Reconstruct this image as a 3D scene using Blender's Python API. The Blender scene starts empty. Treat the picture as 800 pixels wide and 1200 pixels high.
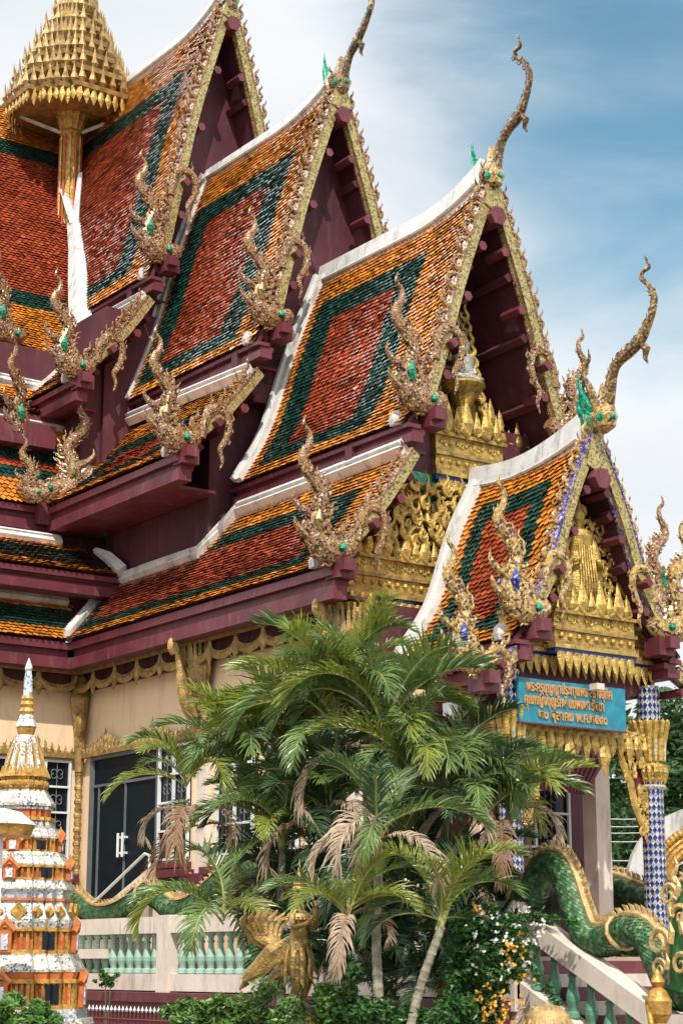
import bpy, math, random
from mathutils import Vector, Matrix, Quaternion
R=random.Random(7)
PI=math.pi
scene=bpy.context.scene
COL=scene.collection
# ------------------------------------------------------------------ camera model
F=2163.0; PIT=math.atan(530/F); HD=math.radians(144.3)
FW=Vector((math.cos(HD)*math.cos(PIT),math.sin(HD)*math.cos(PIT),math.sin(PIT)))
RT=Vector((math.sin(HD),-math.cos(HD),0)); UP=RT.cross(FW)
CAM=Vector((0,0,1.6))
def ray(u,v): return FW*F+RT*(u-400)+UP*(600-v)
def PX(u,v,x): d=ray(u,v); return CAM+d*((x-CAM.x)/d.x)
def PY(u,v,y): d=ray(u,v); return CAM+d*((y-CAM.y)/d.y)
def PD(u,v,dep):
    d=ray(u,v); h=d.x*math.cos(HD)+d.y*math.sin(HD); return CAM+d*(dep/h)
cd=bpy.data.cameras.new('camera'); cam=bpy.data.objects.new('camera',cd); COL.objects.link(cam)
m=Matrix.Identity(4)
for i,c in enumerate((RT,UP,-FW)):
    for j in range(3): m[j][i]=c[j]
m.translation=CAM; cam.matrix_world=m
cd.sensor_fit='VERTICAL'; cd.sensor_height=24; cd.lens=F/1200*24; cd.clip_end=2000; cd.clip_start=.1
scene.camera=cam
# ------------------------------------------------------------------ materials
def mat(name,col,rough=.6,metal=0,var=.25,vscale=3.0,bump=0,bscale=30,spec=.5,coat=0,attr=None,dirt=None,dscale=1.5,trans=0,streak=False):
    m=bpy.data.materials.new(name); m.use_nodes=True; nt=m.node_tree; n=nt.nodes; l=nt.links
    b=n['Principled BSDF']; b.inputs['Roughness'].default_value=rough; b.inputs['Metallic'].default_value=metal
    b.inputs['Specular IOR Level'].default_value=spec; b.inputs['Coat Weight'].default_value=coat; b.inputs['Coat Roughness'].default_value=.15
    tc=n.new('ShaderNodeTexCoord')
    nz=n.new('ShaderNodeTexNoise'); nz.inputs['Scale'].default_value=vscale; nz.inputs['Detail'].default_value=6; l.new(tc.outputs['Object'],nz.inputs['Vector'])
    mr=n.new('ShaderNodeMapRange'); mr.inputs[1].default_value=.3; mr.inputs[2].default_value=.7; mr.inputs[3].default_value=1-var; mr.inputs[4].default_value=1+var*.6
    l.new(nz.outputs['Fac'],mr.inputs[0])
    mul=n.new('ShaderNodeMix'); mul.data_type='RGBA'; mul.blend_type='MULTIPLY'; mul.inputs[0].default_value=1
    mul.inputs[6].default_value=(*col,1)
    if attr:
        at=n.new('ShaderNodeAttribute'); at.attribute_name=attr; l.new(at.outputs['Color'],mul.inputs[6])
    cmb=n.new('ShaderNodeCombineColor')
    for k in range(3): l.new(mr.outputs[0],cmb.inputs[k])
    l.new(cmb.outputs[0],mul.inputs[7])
    out=mul.outputs[2]
    if dirt:
        mpg=n.new('ShaderNodeMapping'); mpg.inputs['Scale'].default_value=(1,1,.22 if streak else 1); l.new(tc.outputs['Object'],mpg.inputs[0])
        dz=n.new('ShaderNodeTexNoise'); dz.inputs['Scale'].default_value=dscale; dz.inputs['Detail'].default_value=8; dz.inputs['Roughness'].default_value=.7
        l.new(mpg.outputs[0],dz.inputs['Vector'])
        dr=n.new('ShaderNodeMapRange'); dr.inputs[1].default_value=.52; dr.inputs[2].default_value=.72; l.new(dz.outputs['Fac'],dr.inputs[0])
        mx=n.new('ShaderNodeMix'); mx.data_type='RGBA'; l.new(dr.outputs[0],mx.inputs[0]); l.new(out,mx.inputs[6]); mx.inputs[7].default_value=(*dirt,1)
        out=mx.outputs[2]
    l.new(out,b.inputs['Base Color'])
    if bump:
        bz=n.new('ShaderNodeTexNoise'); bz.inputs['Scale'].default_value=bscale; bz.inputs['Detail'].default_value=3; l.new(tc.outputs['Object'],bz.inputs['Vector'])
        bp=n.new('ShaderNodeBump'); bp.inputs['Strength'].default_value=bump; bp.inputs['Distance'].default_value=.02
        l.new(bz.outputs['Fac'],bp.inputs['Height']); l.new(bp.outputs[0],b.inputs['Normal'])
    if trans:
        tr=n.new('ShaderNodeBsdfTranslucent'); l.new(out,tr.inputs['Color'])
        ms=n.new('ShaderNodeMixShader'); ms.inputs[0].default_value=trans
        l.new(b.outputs[0],ms.inputs[1]); l.new(tr.outputs[0],ms.inputs[2]); l.new(ms.outputs[0],n['Material Output'].inputs[0])
    return m
def mosaic(name,cols,scale=38,metal=.5,rough=.3,bump=.6):
    m=bpy.data.materials.new(name); m.use_nodes=True; nt=m.node_tree; n=nt.nodes; l=nt.links
    b=n['Principled BSDF']; b.inputs['Roughness'].default_value=rough; b.inputs['Metallic'].default_value=metal
    tc=n.new('ShaderNodeTexCoord'); vo=n.new('ShaderNodeTexVoronoi'); vo.inputs['Scale'].default_value=scale; l.new(tc.outputs['Object'],vo.inputs['Vector'])
    sp=n.new('ShaderNodeSeparateColor'); l.new(vo.outputs['Color'],sp.inputs[0])
    big=n.new('ShaderNodeTexNoise'); big.inputs['Scale'].default_value=5; l.new(tc.outputs['Object'],big.inputs['Vector'])
    add=n.new('ShaderNodeMath'); add.operation='MULTIPLY_ADD'; l.new(sp.outputs[0],add.inputs[0]); add.inputs[1].default_value=.75
    sb=n.new('ShaderNodeMath'); sb.operation='MULTIPLY_ADD'; l.new(big.outputs['Fac'],sb.inputs[0]); sb.inputs[1].default_value=.9; sb.inputs[2].default_value=-.33
    l.new(sb.outputs[0],add.inputs[2])
    cr=n.new('ShaderNodeValToRGB'); cr.color_ramp.interpolation='CONSTANT'
    el=cr.color_ramp.elements
    while len(el)<len(cols): el.new(.5)
    for i,(p,c) in enumerate(cols): el[i].position=p; el[i].color=(*c,1)
    l.new(add.outputs[0],cr.inputs[0]); l.new(cr.outputs[0],b.inputs['Base Color'])
    bp=n.new('ShaderNodeBump'); bp.inputs['Strength'].default_value=bump; bp.inputs['Distance'].default_value=.012
    l.new(sp.outputs[1],bp.inputs['Height']); l.new(bp.outputs[0],b.inputs['Normal'])
    return m
M={}
M['tile']=mat('glazed tile',(.5,.2,.05),rough=.17,var=.35,vscale=1.6,attr='tint',spec=.6)
M['tileback']=mat('tile batten',(.10,.03,.02),rough=.9)
M['white']=mat('weathered white mortar',(.64,.63,.61),rough=.85,var=.15,dirt=(.20,.19,.18),dscale=4.5,bump=.35,bscale=18,streak=True)
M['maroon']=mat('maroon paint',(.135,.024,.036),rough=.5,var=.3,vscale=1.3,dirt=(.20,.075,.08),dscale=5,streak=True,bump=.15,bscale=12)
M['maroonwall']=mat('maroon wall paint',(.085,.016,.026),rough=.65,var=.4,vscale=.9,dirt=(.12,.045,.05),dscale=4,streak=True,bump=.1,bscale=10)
M['cream']=mat('cream wall paint',(.86,.64,.42),rough=.85,var=.08,vscale=.7,bump=.05,dirt=(.66,.46,.30),dscale=2.4,streak=True)
M['paleconc']=mat('pale painted concrete',(.70,.60,.52),rough=.8,var=.12,dirt=(.36,.31,.26),dscale=4,bump=.12,streak=True)
M['celadon']=mat('celadon glaze',(.30,.47,.38),rough=.45,var=.25,vscale=9)
M['celadon2']=mat('green glaze',(.12,.30,.20),rough=.4,var=.25,vscale=9)
GA=(.50,.33,.08); GB=(.62,.43,.12); GD=(.20,.10,.03)
M['gold']=mat('gold paint',(.56,.38,.10),rough=.40,metal=.45,var=.5,vscale=7,bump=.9,bscale=34,dirt=(.14,.07,.025),dscale=9)
M['oldgold']=mat('aged gold paint',(.40,.26,.09),rough=.45,metal=.35,var=.5,vscale=6,bump=.7,bscale=30,dirt=(.10,.055,.025),dscale=7)
M['statuegold']=mat('weathered statue gold',(.36,.23,.07),rough=.45,metal=.4,var=.5,vscale=9,bump=.7,bscale=30,dirt=(.12,.07,.03),dscale=6)
M['goldmos']=mosaic('gold glass mosaic',[(0,(.16,.12,.05)),(.25,(.38,.30,.11)),(.55,(.52,.42,.20)),(.8,(.26,.21,.08))],scale=30,metal=.4,rough=.35)
M['pinkmos']=mosaic('pink and gold mosaic',[(0,(.04,.025,.02)),(.24,(.30,.18,.06)),(.42,(.34,.17,.13)),(.57,(.70,.58,.48)),(.61,(.38,.22,.05)),(.78,(.17,.07,.07)),(.93,(.45,.33,.28))],scale=34,metal=.3,rough=.3,bump=.9)
M['goldpink']=mosaic('gold naga mosaic',[(0,(.06,.04,.03)),(.20,(.46,.30,.08)),(.42,(.55,.40,.16)),(.6,(.70,.60,.48)),(.65,(.28,.12,.10)),(.78,(.33,.20,.04))],scale=24,metal=.3,rough=.3,bump=.9)
M['darkhorn']=mosaic('dark horn mosaic',[(0,(.05,.035,.03)),(.3,(.12,.08,.05)),(.55,(.30,.18,.07)),(.72,(.10,.07,.06)),(.86,(.5,.38,.2))],scale=26,metal=.4,rough=.3,bump=.9)
M['darkgold']=mosaic('dark gold horn mosaic',[(0,(.06,.04,.03)),(.3,(.20,.12,.05)),(.5,(.42,.26,.07)),(.7,(.12,.06,.05)),(.88,(.5,.38,.2))],scale=26,metal=.4,rough=.3,bump=.9)
M['greenglass']=mosaic('green glass mosaic',[(0,(.0,.12,.07)),(.3,(.01,.30,.16)),(.6,(.05,.42,.25)),(.8,(.0,.18,.12))],scale=26,metal=.2,rough=.15)
M['blueglass']=mosaic('blue glass mosaic',[(0,(.02,.03,.22)),(.4,(.04,.07,.40)),(.7,(.3,.35,.6))],scale=30,metal=.2,rough=.15)
M['bluepink']=mosaic('violet glass mosaic',[(0,(.03,.04,.22)),(.35,(.10,.08,.30)),(.6,(.40,.30,.34)),(.8,(.30,.18,.08))],scale=26,metal=.2,rough=.2)
M['silver']=mosaic('mirror glass mosaic',[(0,(.30,.32,.36)),(.25,(.62,.66,.72)),(.6,(.82,.84,.86)),(.85,(.45,.50,.62))],scale=34,metal=.6,rough=.2)
M['colblue']=mat('cobalt mirror glass',(.015,.045,.25),rough=.12,metal=.3,var=.5,vscale=20,bump=.3)
M['colwhite']=mat('silver mirror glass',(.62,.62,.60),rough=.15,metal=.35,var=.7,vscale=16,bump=.3)
M['orangepaint']=mat('orange paint',(.55,.14,.03),rough=.5,var=.4,vscale=12,dirt=(.42,.22,.07),dscale=9)
M['redpaint']=mat('red paint',(.50,.06,.02),rough=.5,var=.3,vscale=12)
M['yellowpaint']=mat('ochre gold paint',(.52,.29,.06),rough=.42,metal=.3,var=.45,vscale=12,bump=.5,dirt=(.20,.10,.03),dscale=10)
M['stupawhite']=mosaic('white and silver mosaic',[(0,(.13,.13,.16)),(.22,(.44,.43,.42)),(.45,(.62,.60,.54)),(.68,(.40,.30,.16)),(.8,(.34,.34,.36))],scale=46,metal=.15,rough=.4)
M['darkglass']=mat('dark window glass',(.010,.014,.020),rough=.15,var=.2,spec=.25)
M['doordark']=mat('dark door',(.006,.012,.016),rough=.45,var=.2,spec=.15)
M['whitebar']=mat('white painted steel',(.72,.74,.76),rough=.45,var=.1)
M['greyiron']=mat('grey wrought iron',(.14,.15,.17),rough=.5,var=.2)
M['sign']=mat('turquoise sign paint',(.012,.22,.31),rough=.4,var=.3,vscale=5,dirt=(.01,.16,.26),dscale=3)
M['text']=mat('copper gold lettering',(.62,.33,.12),rough=.4,metal=.3,var=.3,vscale=20)
M['scale']=mat('green naga scales',(.06,.20,.055),rough=.55,var=.5,vscale=9,attr='tint')
M['nagagold']=mat('tan gold naga crest',(.55,.37,.16),rough=.5,metal=.2,var=.4,vscale=8,bump=.6,bscale=26)
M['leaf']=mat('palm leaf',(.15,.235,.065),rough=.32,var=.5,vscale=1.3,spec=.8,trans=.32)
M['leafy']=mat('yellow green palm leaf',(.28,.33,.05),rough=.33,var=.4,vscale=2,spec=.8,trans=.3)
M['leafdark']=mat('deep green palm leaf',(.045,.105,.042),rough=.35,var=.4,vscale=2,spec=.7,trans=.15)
M['leafdry']=mat('dry palm leaf',(.50,.38,.27),rough=.6,var=.35,vscale=3,trans=.2)
M['leafbrown']=mat('brown palm leaf',(.33,.19,.10),rough=.6,var=.35,vscale=3,trans=.2)
M['stalk']=mat('palm stalk',(.36,.36,.12),rough=.5,var=.3)
M['bark']=mat('ringed palm bark',(.30,.27,.20),rough=.9,var=.4,vscale=9,bump=.6)
M['shrub']=mat('shrub leaf',(.05,.15,.03),rough=.4,var=.5,vscale=4,spec=.6,trans=.25)
M['shrub2']=mat('tree leaf',(.055,.12,.030),rough=.5,var=.6,vscale=.5,spec=.4,trans=.25)
M['hedgeleaf']=mat('bright hedge leaf',(.12,.24,.05),rough=.4,var=.5,vscale=4,spec=.6,trans=.25)
M['petalw']=mat('white petals',(.85,.85,.80),rough=.6,var=.1,trans=.3)
M['petaly']=mat('orange yellow petals',(.85,.45,.06),rough=.6,var=.25,vscale=8,trans=.3)
M['trunk']=mat('tree bark',(.12,.09,.06),rough=.9,var=.4)
M['ground']=mat('ground',(.16,.14,.10),rough=.95,var=.4,vscale=.6)
M['floor']=mat('terrace tiles',(.45,.30,.24),rough=.5,var=.2)
M['black']=mat('black lacquer',(.01,.01,.012),rough=.3,var=.1)
M['wire']=mat('power cable',(.55,.57,.58),rough=.5,var=.05)
# ------------------------------------------------------------------ mesh builder
class MB:
    def __init__(s): s.v=[]; s.f=[]; s.m=[]; s.c=[]
    def add(s,vs,fs,mi=0,col=None):
        o=len(s.v); s.v.extend([tuple(p) for p in vs])
        for f in fs: s.f.append(tuple(i+o for i in f)); s.m.append(mi); s.c.append(col)
    def box(s,c,d,mi=0,ax=None):
        ax=ax or (Vector((1,0,0)),Vector((0,1,0)),Vector((0,0,1))); c=Vector(c)
        vs=[c+ax[0]*(d[0]/2*i)+ax[1]*(d[1]/2*j)+ax[2]*(d[2]/2*k) for i in(-1,1) for j in(-1,1) for k in(-1,1)]
        s.add(vs,[(0,1,3,2),(4,6,7,5),(0,4,5,1),(2,3,7,6),(0,2,6,4),(1,5,7,3)],mi)
    def box2(s,a,b,mi=0):
        s.box([(a[i]+b[i])/2 for i in range(3)],[abs(b[i]-a[i]) for i in range(3)],mi)
    def tube(s,pts,rad,n=6,mi=0,nrm=None,flat=1.0,cap=True,col=None):
        """swept tube; nrm = preferred side normal, flat = thickness along nrm relative to radius"""
        P=[Vector(p) for p in pts]; vs=[]; K=len(P)
        pn=Vector(nrm) if nrm is not None else None
        prev=None
        for i in range(K):
            t=(P[min(i+1,K-1)]-P[max(i-1,0)])
            if t.length<1e-9: t=Vector((0,0,1))
            t.normalize()
            if pn is not None: b=pn-t*pn.dot(t)
            elif prev is not None: b=prev-t*prev.dot(t)
            else: b=Vector((0,0,1)) if abs(t.z)<.9 else Vector((1,0,0)); b=b-t*b.dot(t)
            if b.length<1e-6: b=t.orthogonal()
            b.normalize(); prev=b; a=t.cross(b); r=rad[i] if hasattr(rad,'__len__') else rad
            for k in range(n):
                th=2*PI*k/n; vs.append(P[i]+a*(r*math.cos(th))+b*(r*flat*math.sin(th)))
        fs=[(i*n+k,i*n+(k+1)%n,(i+1)*n+(k+1)%n,(i+1)*n+k) for i in range(K-1) for k in range(n)]
        if cap: fs.append(tuple(range(n))[::-1]); fs.append(tuple((K-1)*n+k for k in range(n)))
        s.add(vs,fs,mi,col)
    def lathe(s,prof,c=(0,0,0),n=12,mi=0,rot=0,sq=None,sx=1,sy=1):
        """prof list of (r,z[,mi]); sq = unit outline list instead of circle"""
        c=Vector(c); out=sq or [(math.cos(2*PI*k/n+rot),math.sin(2*PI*k/n+rot)) for k in range(n)]
        n=len(out); 
        for i in range(len(prof)-1):
            (r0,z0),(r1,z1)=prof[i][:2],prof[i+1][:2]; mm=prof[i][2] if len(prof[i])>2 else mi
            vs=[c+Vector((x*r0*sx,y*r0*sy,z0)) for x,y in out]+[c+Vector((x*r1*sx,y*r1*sy,z1)) for x,y in out]
            s.add(vs,[(k,(k+1)%n,n+(k+1)%n,n+k) for k in range(n)],mm)
        r,z=prof[-1][:2]
        if r>1e-4: s.add([c+Vector((x*r*sx,y*r*sy,z)) for x,y in out],[tuple(range(n))],prof[-1][2] if len(prof[-1])>2 else mi)
        r,z=prof[0][:2]
        if r>1e-4: s.add([c+Vector((x*r*sx,y*r*sy,z)) for x,y in out],[tuple(range(n))[::-1]],prof[0][2] if len(prof[0])>2 else mi)
    def ball(s,c,r,mi=0,n=8,sz=1):
        s.lathe([(r*math.sin(PI*i/5)+1e-4,-r*sz*math.cos(PI*i/5)) for i in range(6)],c,n,mi)
    def slab(s,poly,d,mi=0):
        """polygon extruded by vector d"""
        d=Vector(d); P=[Vector(p) for p in poly]; n=len(P)
        s.add(P+[p+d for p in P],[tuple(range(n))[::-1],tuple(range(n,2*n))]+[(i,(i+1)%n,n+(i+1)%n,n+i) for i in range(n)],mi)
    def grid(s,rows,mi=0,two=None):
        n=len(rows[0]); s.add([p for r in rows for p in r],[(i*n+k,i*n+k+1,(i+1)*n+k+1,(i+1)*n+k) for i in range(len(rows)-1) for k in range(n-1)],mi)
    def build(s,name,mats,parent=None,smooth=False,kind=None):
        me=bpy.data.meshes.new(name); me.from_pydata(s.v,[],s.f)
        if not isinstance(mats,(list,tuple)): mats=[mats]
        for k in mats: me.materials.append(M[k])
        me.polygons.foreach_set('material_index',s.m)
        if any(c is not None for c in s.c):
            at=me.color_attributes.new('tint','FLOAT_COLOR','CORNER'); buf=[]
            for f,c in zip(s.f,s.c):
                c=c or (.5,.5,.5); buf.extend((c[0],c[1],c[2],1)*len(f))
            at.data.foreach_set('color',buf)
        if smooth: me.polygons.foreach_set('use_smooth',[True]*len(s.f))
        me.update()
        o=bpy.data.objects.new(name,me); COL.objects.link(o)
        if parent: o.parent=parent
        if kind: o['kind']=kind
        return o
def tag(o,label,cat,group=None,kind=None):
    if label: o['label']=label
    if cat: o['category']=cat
    if group: o['group']=group
    if kind: o['kind']=kind
    return o
def empty(name,loc=(0,0,0),rz=0):
    o=bpy.data.objects.new(name,None); COL.objects.link(o); o.location=loc; o.rotation_euler=(0,0,rz); o.empty_display_size=.1; return o
def copyobj(o,parent=None,loc=None,rz=None,sc=None):
    c=o.copy(); COL.objects.link(c); c.parent=parent
    if loc is not None: c.location=loc
    if rz is not None: c.rotation_euler=(0,0,rz)
    if sc is not None: c.scale=(sc,)*3 if not hasattr(sc,'__len__') else sc
    return c
def cr(pts,n=4):
    """Catmull-Rom resample of tuples"""
    out=[]; K=len(pts)
    for i in range(K-1):
        p0=pts[max(i-1,0)];p1=pts[i];p2=pts[i+1];p3=pts[min(i+2,K-1)]
        for j in range(n):
            t=j/n
            out.append(tuple(.5*((2*b)+(-a+c)*t+(2*a-5*b+4*c-d)*t*t+(-a+3*b-3*c+d)*t**3) for a,b,c,d in zip(p0,p1,p2,p3)))
    out.append(tuple(pts[-1])); return out
class Fr:
    """frame: maps (u,v,w) to world"""
    def __init__(s,o,ux,uy,uz=None): s.o=Vector(o); s.x=Vector(ux); s.y=Vector(uy); s.z=Vector(uz) if uz is not None else s.x.cross(s.y).normalized()
    def __call__(s,u,v,w=0): return s.o+s.x*u+s.y*v+s.z*w
def path2(mb,fr,pr,mi=0,n=6,flat=.5,res=3,w=0,sc=1.0):
    """pr: (u,v,r) list smoothed and swept flat against the frame"""
    q=cr(pr,res); mb.tube([fr(a*sc,b*sc,w) for a,b,_ in q],[max(r,.002)*sc for *_,r in q],n,mi,nrm=fr.z,flat=flat)
FLAME=[(-.08,-.08,.16),(.20,.10,.20),(.28,.40,.17),(.08,.66,.125),(.02,.93,.095),(.15,1.14,.06),(.10,1.38,.008)]
HOOK=[(.02,.1,.10),(-.22,.22,.10),(-.30,.42,.08),(-.16,.52,.05),(-.10,.40,.02)]
def flame(mb,fr,sc,mi=0,hook=True,flip=1,n=5,res=2):
    f=Fr(fr.o,fr.x*flip,fr.y,fr.z)
    path2(mb,f,FLAME,mi,n=n,res=res,sc=sc,flat=.7)
    if hook: path2(mb,f,HOOK,mi,n=4,res=1,sc=sc,flat=.7)
def spiral(mb,fr,sc,turns=1.3,mi=0,flip=1,w=0,r=.12):
    q=[]
    K=18
    for i in range(K+1):
        t=i/K; th=t*turns*2*PI; rr=(1-t*.85)*.5
        q.append(((math.cos(th)*rr-.5)*flip,math.sin(th)*rr,r*(1-.6*t)))
    mb.tube([fr(a*sc,b*sc,w) for a,b,_ in q],[x*sc for *_,x in q],5,mi,nrm=fr.z,flat=.8)
    mb.tube([fr(0,0,w),fr(.12*flip*sc,.35*sc,w),fr(.0,.75*sc,w)],[r*sc*1.3,r*sc,.004],5,mi,nrm=fr.z,flat=.8)
# ------------------------------------------------------------------ temple
Y0=20.71; XC=-41.02
T=empty('temple_building',(-30,Y0,0))
tag(T,'large Thai temple hall with stepped steep roofs of orange, green and red glazed tiles','temple')
T_inv=Matrix.Translation((30,-Y0,0))
def tp(name,mb,mats,parent=None,**k):
    """part in world coordinates under the temple"""
    o=mb.build(name,mats,parent or T,**k)
    if parent is None: o.matrix_parent_inverse=T_inv
    return o
def mapX(a,h,z): return Vector((a,Y0-h,z))
def mapXr(a,h,z): return Vector((a,Y0+h,z))
def mapY(a,h,z): return Vector((XC+h,-a,z))
def mapYr(a,h,z): return Vector((XC-h,-a,z))
ORG=(.76,.27,.035); GRN=(.016,.070,.055); RED=(.40,.075,.032)
class Prof:
    def __init__(s,pts,fine=4):
        q=cr(pts,fine) if len(pts)>2 else pts
        s.q=q; s.d=[0]
        for i in range(1,len(q)): s.d.append(s.d[-1]+math.hypot(q[i][0]-q[i-1][0],q[i][1]-q[i-1][1]))
        s.S=s.d[-1]
    def __call__(s,t):
        d=s.d
        if t>=s.S:
            a,b=s.q[-2],s.q[-1]; k=(t-s.d[-2])/(s.d[-1]-s.d[-2])
        else:
            i=0
            t=max(t,0)
            while i<len(d)-2 and d[i+1]<t: i+=1
            a,b=s.q[i],s.q[i+1]; k=(t-d[i])/(d[i+1]-d[i])
        return a[0]+(b[0]-a[0])*k, a[1]+(b[1]-a[1])*k
def liftf(a,af,t,S,amt): 
    k=max(0,(a-(af-2.0))/2.0); return amt*k*k*max(0,1-t/S)
def tiled_roof(mp,prof,a0,a1,bands,lift=0.0,w=.135,r=.092,flare=0,soffit=True):
    """a0,a1: functions of t; bands: dict top,bot,back,front = (orange,green)"""
    P=Prof(prof); S=P.S; mb=MB(); af=a1(0)
    def pos(a,t,off=0):
        h,z=P(t); h2,z2=P(t+.02); dx,dz=h2-h,z2-z; L=math.hypot(dx,dz) or 1; nh,nz=-dz/L,dx/L
        return mp(a,h+nh*off,z+nz*off+liftf(a,af,t,S,lift))
    # backing sheet
    ts=[S*i/14 for i in range(15)]; rows=[]
    for t in ts:
        A0,A1=a0(t),a1(t); rows.append([pos(A0+(A1-A0)*k/8,t,-.01) for k in range(9)])
    mb.grid(rows,1)
    amin=min(a0(t) for t in ts); amax=max(a1(t) for t in ts)
    nr=int(S/r); ncol=int((amax-amin)/w)+2
    for i in range(nr):
        t=i*S/nr; rr=S/nr
        A0,A1=a0(t),a1(t); 
        for j in range(ncol):
            a=amin+(j+(.5 if i%2 else 0))*w
            if a<A0 or a>A1: continue
            dt,db,dk,df=t,S-t,a-A0,A1-a
            col=RED
            if dt<bands['top'][0] or db<bands['bot'][0] or dk<bands['back'][0] or df<bands['front'][0]: col=ORG
            elif dt<sum(bands['top']) or db<sum(bands['bot']) or dk<sum(bands['back']) or df<sum(bands['front']): col=GRN
            v=R.uniform(.72,1.22)
            if R.random()<.03: v*=1.5
            col=(col[0]*v,col[1]*v*R.uniform(.9,1.1),col[2]*v)
            e1,e2=R.gauss(0,.0065),R.gauss(0,.0065); o=.004
            hw=w*.49
            mb.add([pos(a-hw,t,o+e1),pos(a+hw,t,o+e2),pos(a+hw,t+rr*1.0,.030+e2),pos(a,t+rr*1.6,.058+R.uniform(-.012,.012)),pos(a-hw,t+rr*1.0,.030+e1)],[(0,1,2,3,4)],0,col)
    o=tp('tiled_roof',mb,['tile','tileback'])
    if soffit:
        sb=MB(); 
        top=[[pos(a0(t)+(a1(t)-a0(t))*k/4,t,-.07) for k in range(5)] for t in ts]
        low=[[pos(a0(t)+(a1(t)-a0(t))*k/4,t,-.15) for k in range(5)] for t in ts]
        sb.grid(top); sb.grid(low); sb.grid([[top[i][4],low[i][4]] for i in range(15)]); sb.grid([top[-1],low[-1]])
        # rafters across the soffit
        for q in (.12,.34,.56,.78,.97):
            t=S*q; A1=a1(t)
            c=pos((a0(t)+A1)/2,t,-.24); e0=pos(a0(t)+.1,t,-.24); e1=pos(A1-.05,t,-.24)
            sb.tube([e0,e1],.10,4,0)
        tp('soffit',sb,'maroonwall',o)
    return o,P,pos
def strip(mb,pos,ts,avals,wid,o0,o1,mi=0):
    """box strip following t at a=avals[i] .. +wid between normal offsets o0,o1"""
    ring=[]
    for t,a in zip(ts,avals):
        ring.append([pos(a,t,o0),pos(a+wid,t,o0),pos(a+wid,t,o1),pos(a,t,o1)])
    K=len(ring); vs=[p for r in ring for p in r]; n=4
    fs=[(i*n+k,i*n+(k+1)%n,(i+1)*n+(k+1)%n,(i+1)*n+k) for i in range(K-1) for k in range(n)]
    fs+=[(0,1,2,3),tuple((K-1)*4+k for k in (3,2,1,0))]
    mb.add(vs,fs,mi)
def verge(o,P,pos,a0,side=-1,t0=0,t1=None,wid=.2,extra=.1):
    t1=t1 or P.S; ts=[t0+(t1-t0)*i/16 for i in range(17)]
    mb=MB(); strip(mb,pos,ts,[a0(t)-wid*.6 for t in ts],wid,.0,.10); strip(mb,pos,ts,[a0(t)-wid*.6-.06 for t in ts],.1,.04,.17)
    tp('verge_strip',mb,'white',o)
def ridge(o,mp,z,a0,a1,lift,hgt=.3,wid=.16,back=.0):
    mb=MB(); K=16; pts=[]
    for i in range(K+1):
        a=a0+(a1-a0)*i/K; k=max(0,(a-(a1-2.0))/2.0); b=max(0,1-(a-a0)/1.2)
        zz=z+lift*k*k*1.25+back*b*b; hh=hgt*(1+.5*k*k)
        pts.append((a,zz,hh))
    vs=[];n=6
    for a,zz,hh in pts:
        for (dy,dz) in ((-wid,-.30),(-wid*.75,.02),(-wid*.45,hh),(wid*.45,hh),(wid*.75,.02),(wid,-.30)):
            vs.append(mp(a,dy,zz+dz))
    fs=[(i*n+k,i*n+(k+1)%n,(i+1)*n+(k+1)%n,(i+1)*n+k) for i in range(K) for k in range(n)]+[tuple(range(n)),tuple(K*n+k for k in range(n))]
    mb.add(vs,fs)
    # thin moulding line
    mb.tube([mp(a,wid+.02,zz-.12) for a,zz,hh in pts],.035,5); mb.tube([mp(a,-wid-.02,zz-.12) for a,zz,hh in pts],.035,5)
    tp('ridge_cap',mb,'white',o)
def fascia(o,mp,h,z,a0,a1,big=1.0,back=.7,dent=True):
    """stepped maroon eave beam under tile edge; h = eave half width"""
    mb=MB()
    for dh,dz0,dz1 in ((-.02,-.06,-.20*big),(-.13,-.20*big,-.34*big),(-.07,-.34*big,-.56*big)):
        p=mp((a0+a1)/2,h+dh-.14,z+(dz0+dz1)/2); q=mp(0,1,0)-mp(0,0,0)
        al=abs(a1-a0)+(.06 if dh>-.1 else 0)
        d=Vector((al,.28,abs(dz1-dz0)-.004)) if abs(q.x)<.5 else Vector((.28,al,abs(dz1-dz0)-.004))
        mb.box(p,d)
    # flat soffit board behind
    p=mp((a0+a1)/2-.3,h-.2-back/2,z-.5*big); q=mp(0,1,0)-mp(0,0,0)
    d=Vector((abs(a1-a0)-.6,back,.05)) if abs(q.x)<.5 else Vector((back,abs(a1-a0)-.6,.05))
    mb.box(p,d)
    if dent:
        n=int(abs(a1-a0)/.16)
        for i in range(n):
            a=min(a0,a1)+.1+i*.16
            mb.box(mp(a,h-.16,z-.27*big),(.05,.05,.09))
    return tp('eave_fascia',mb,'maroon',o)
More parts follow.
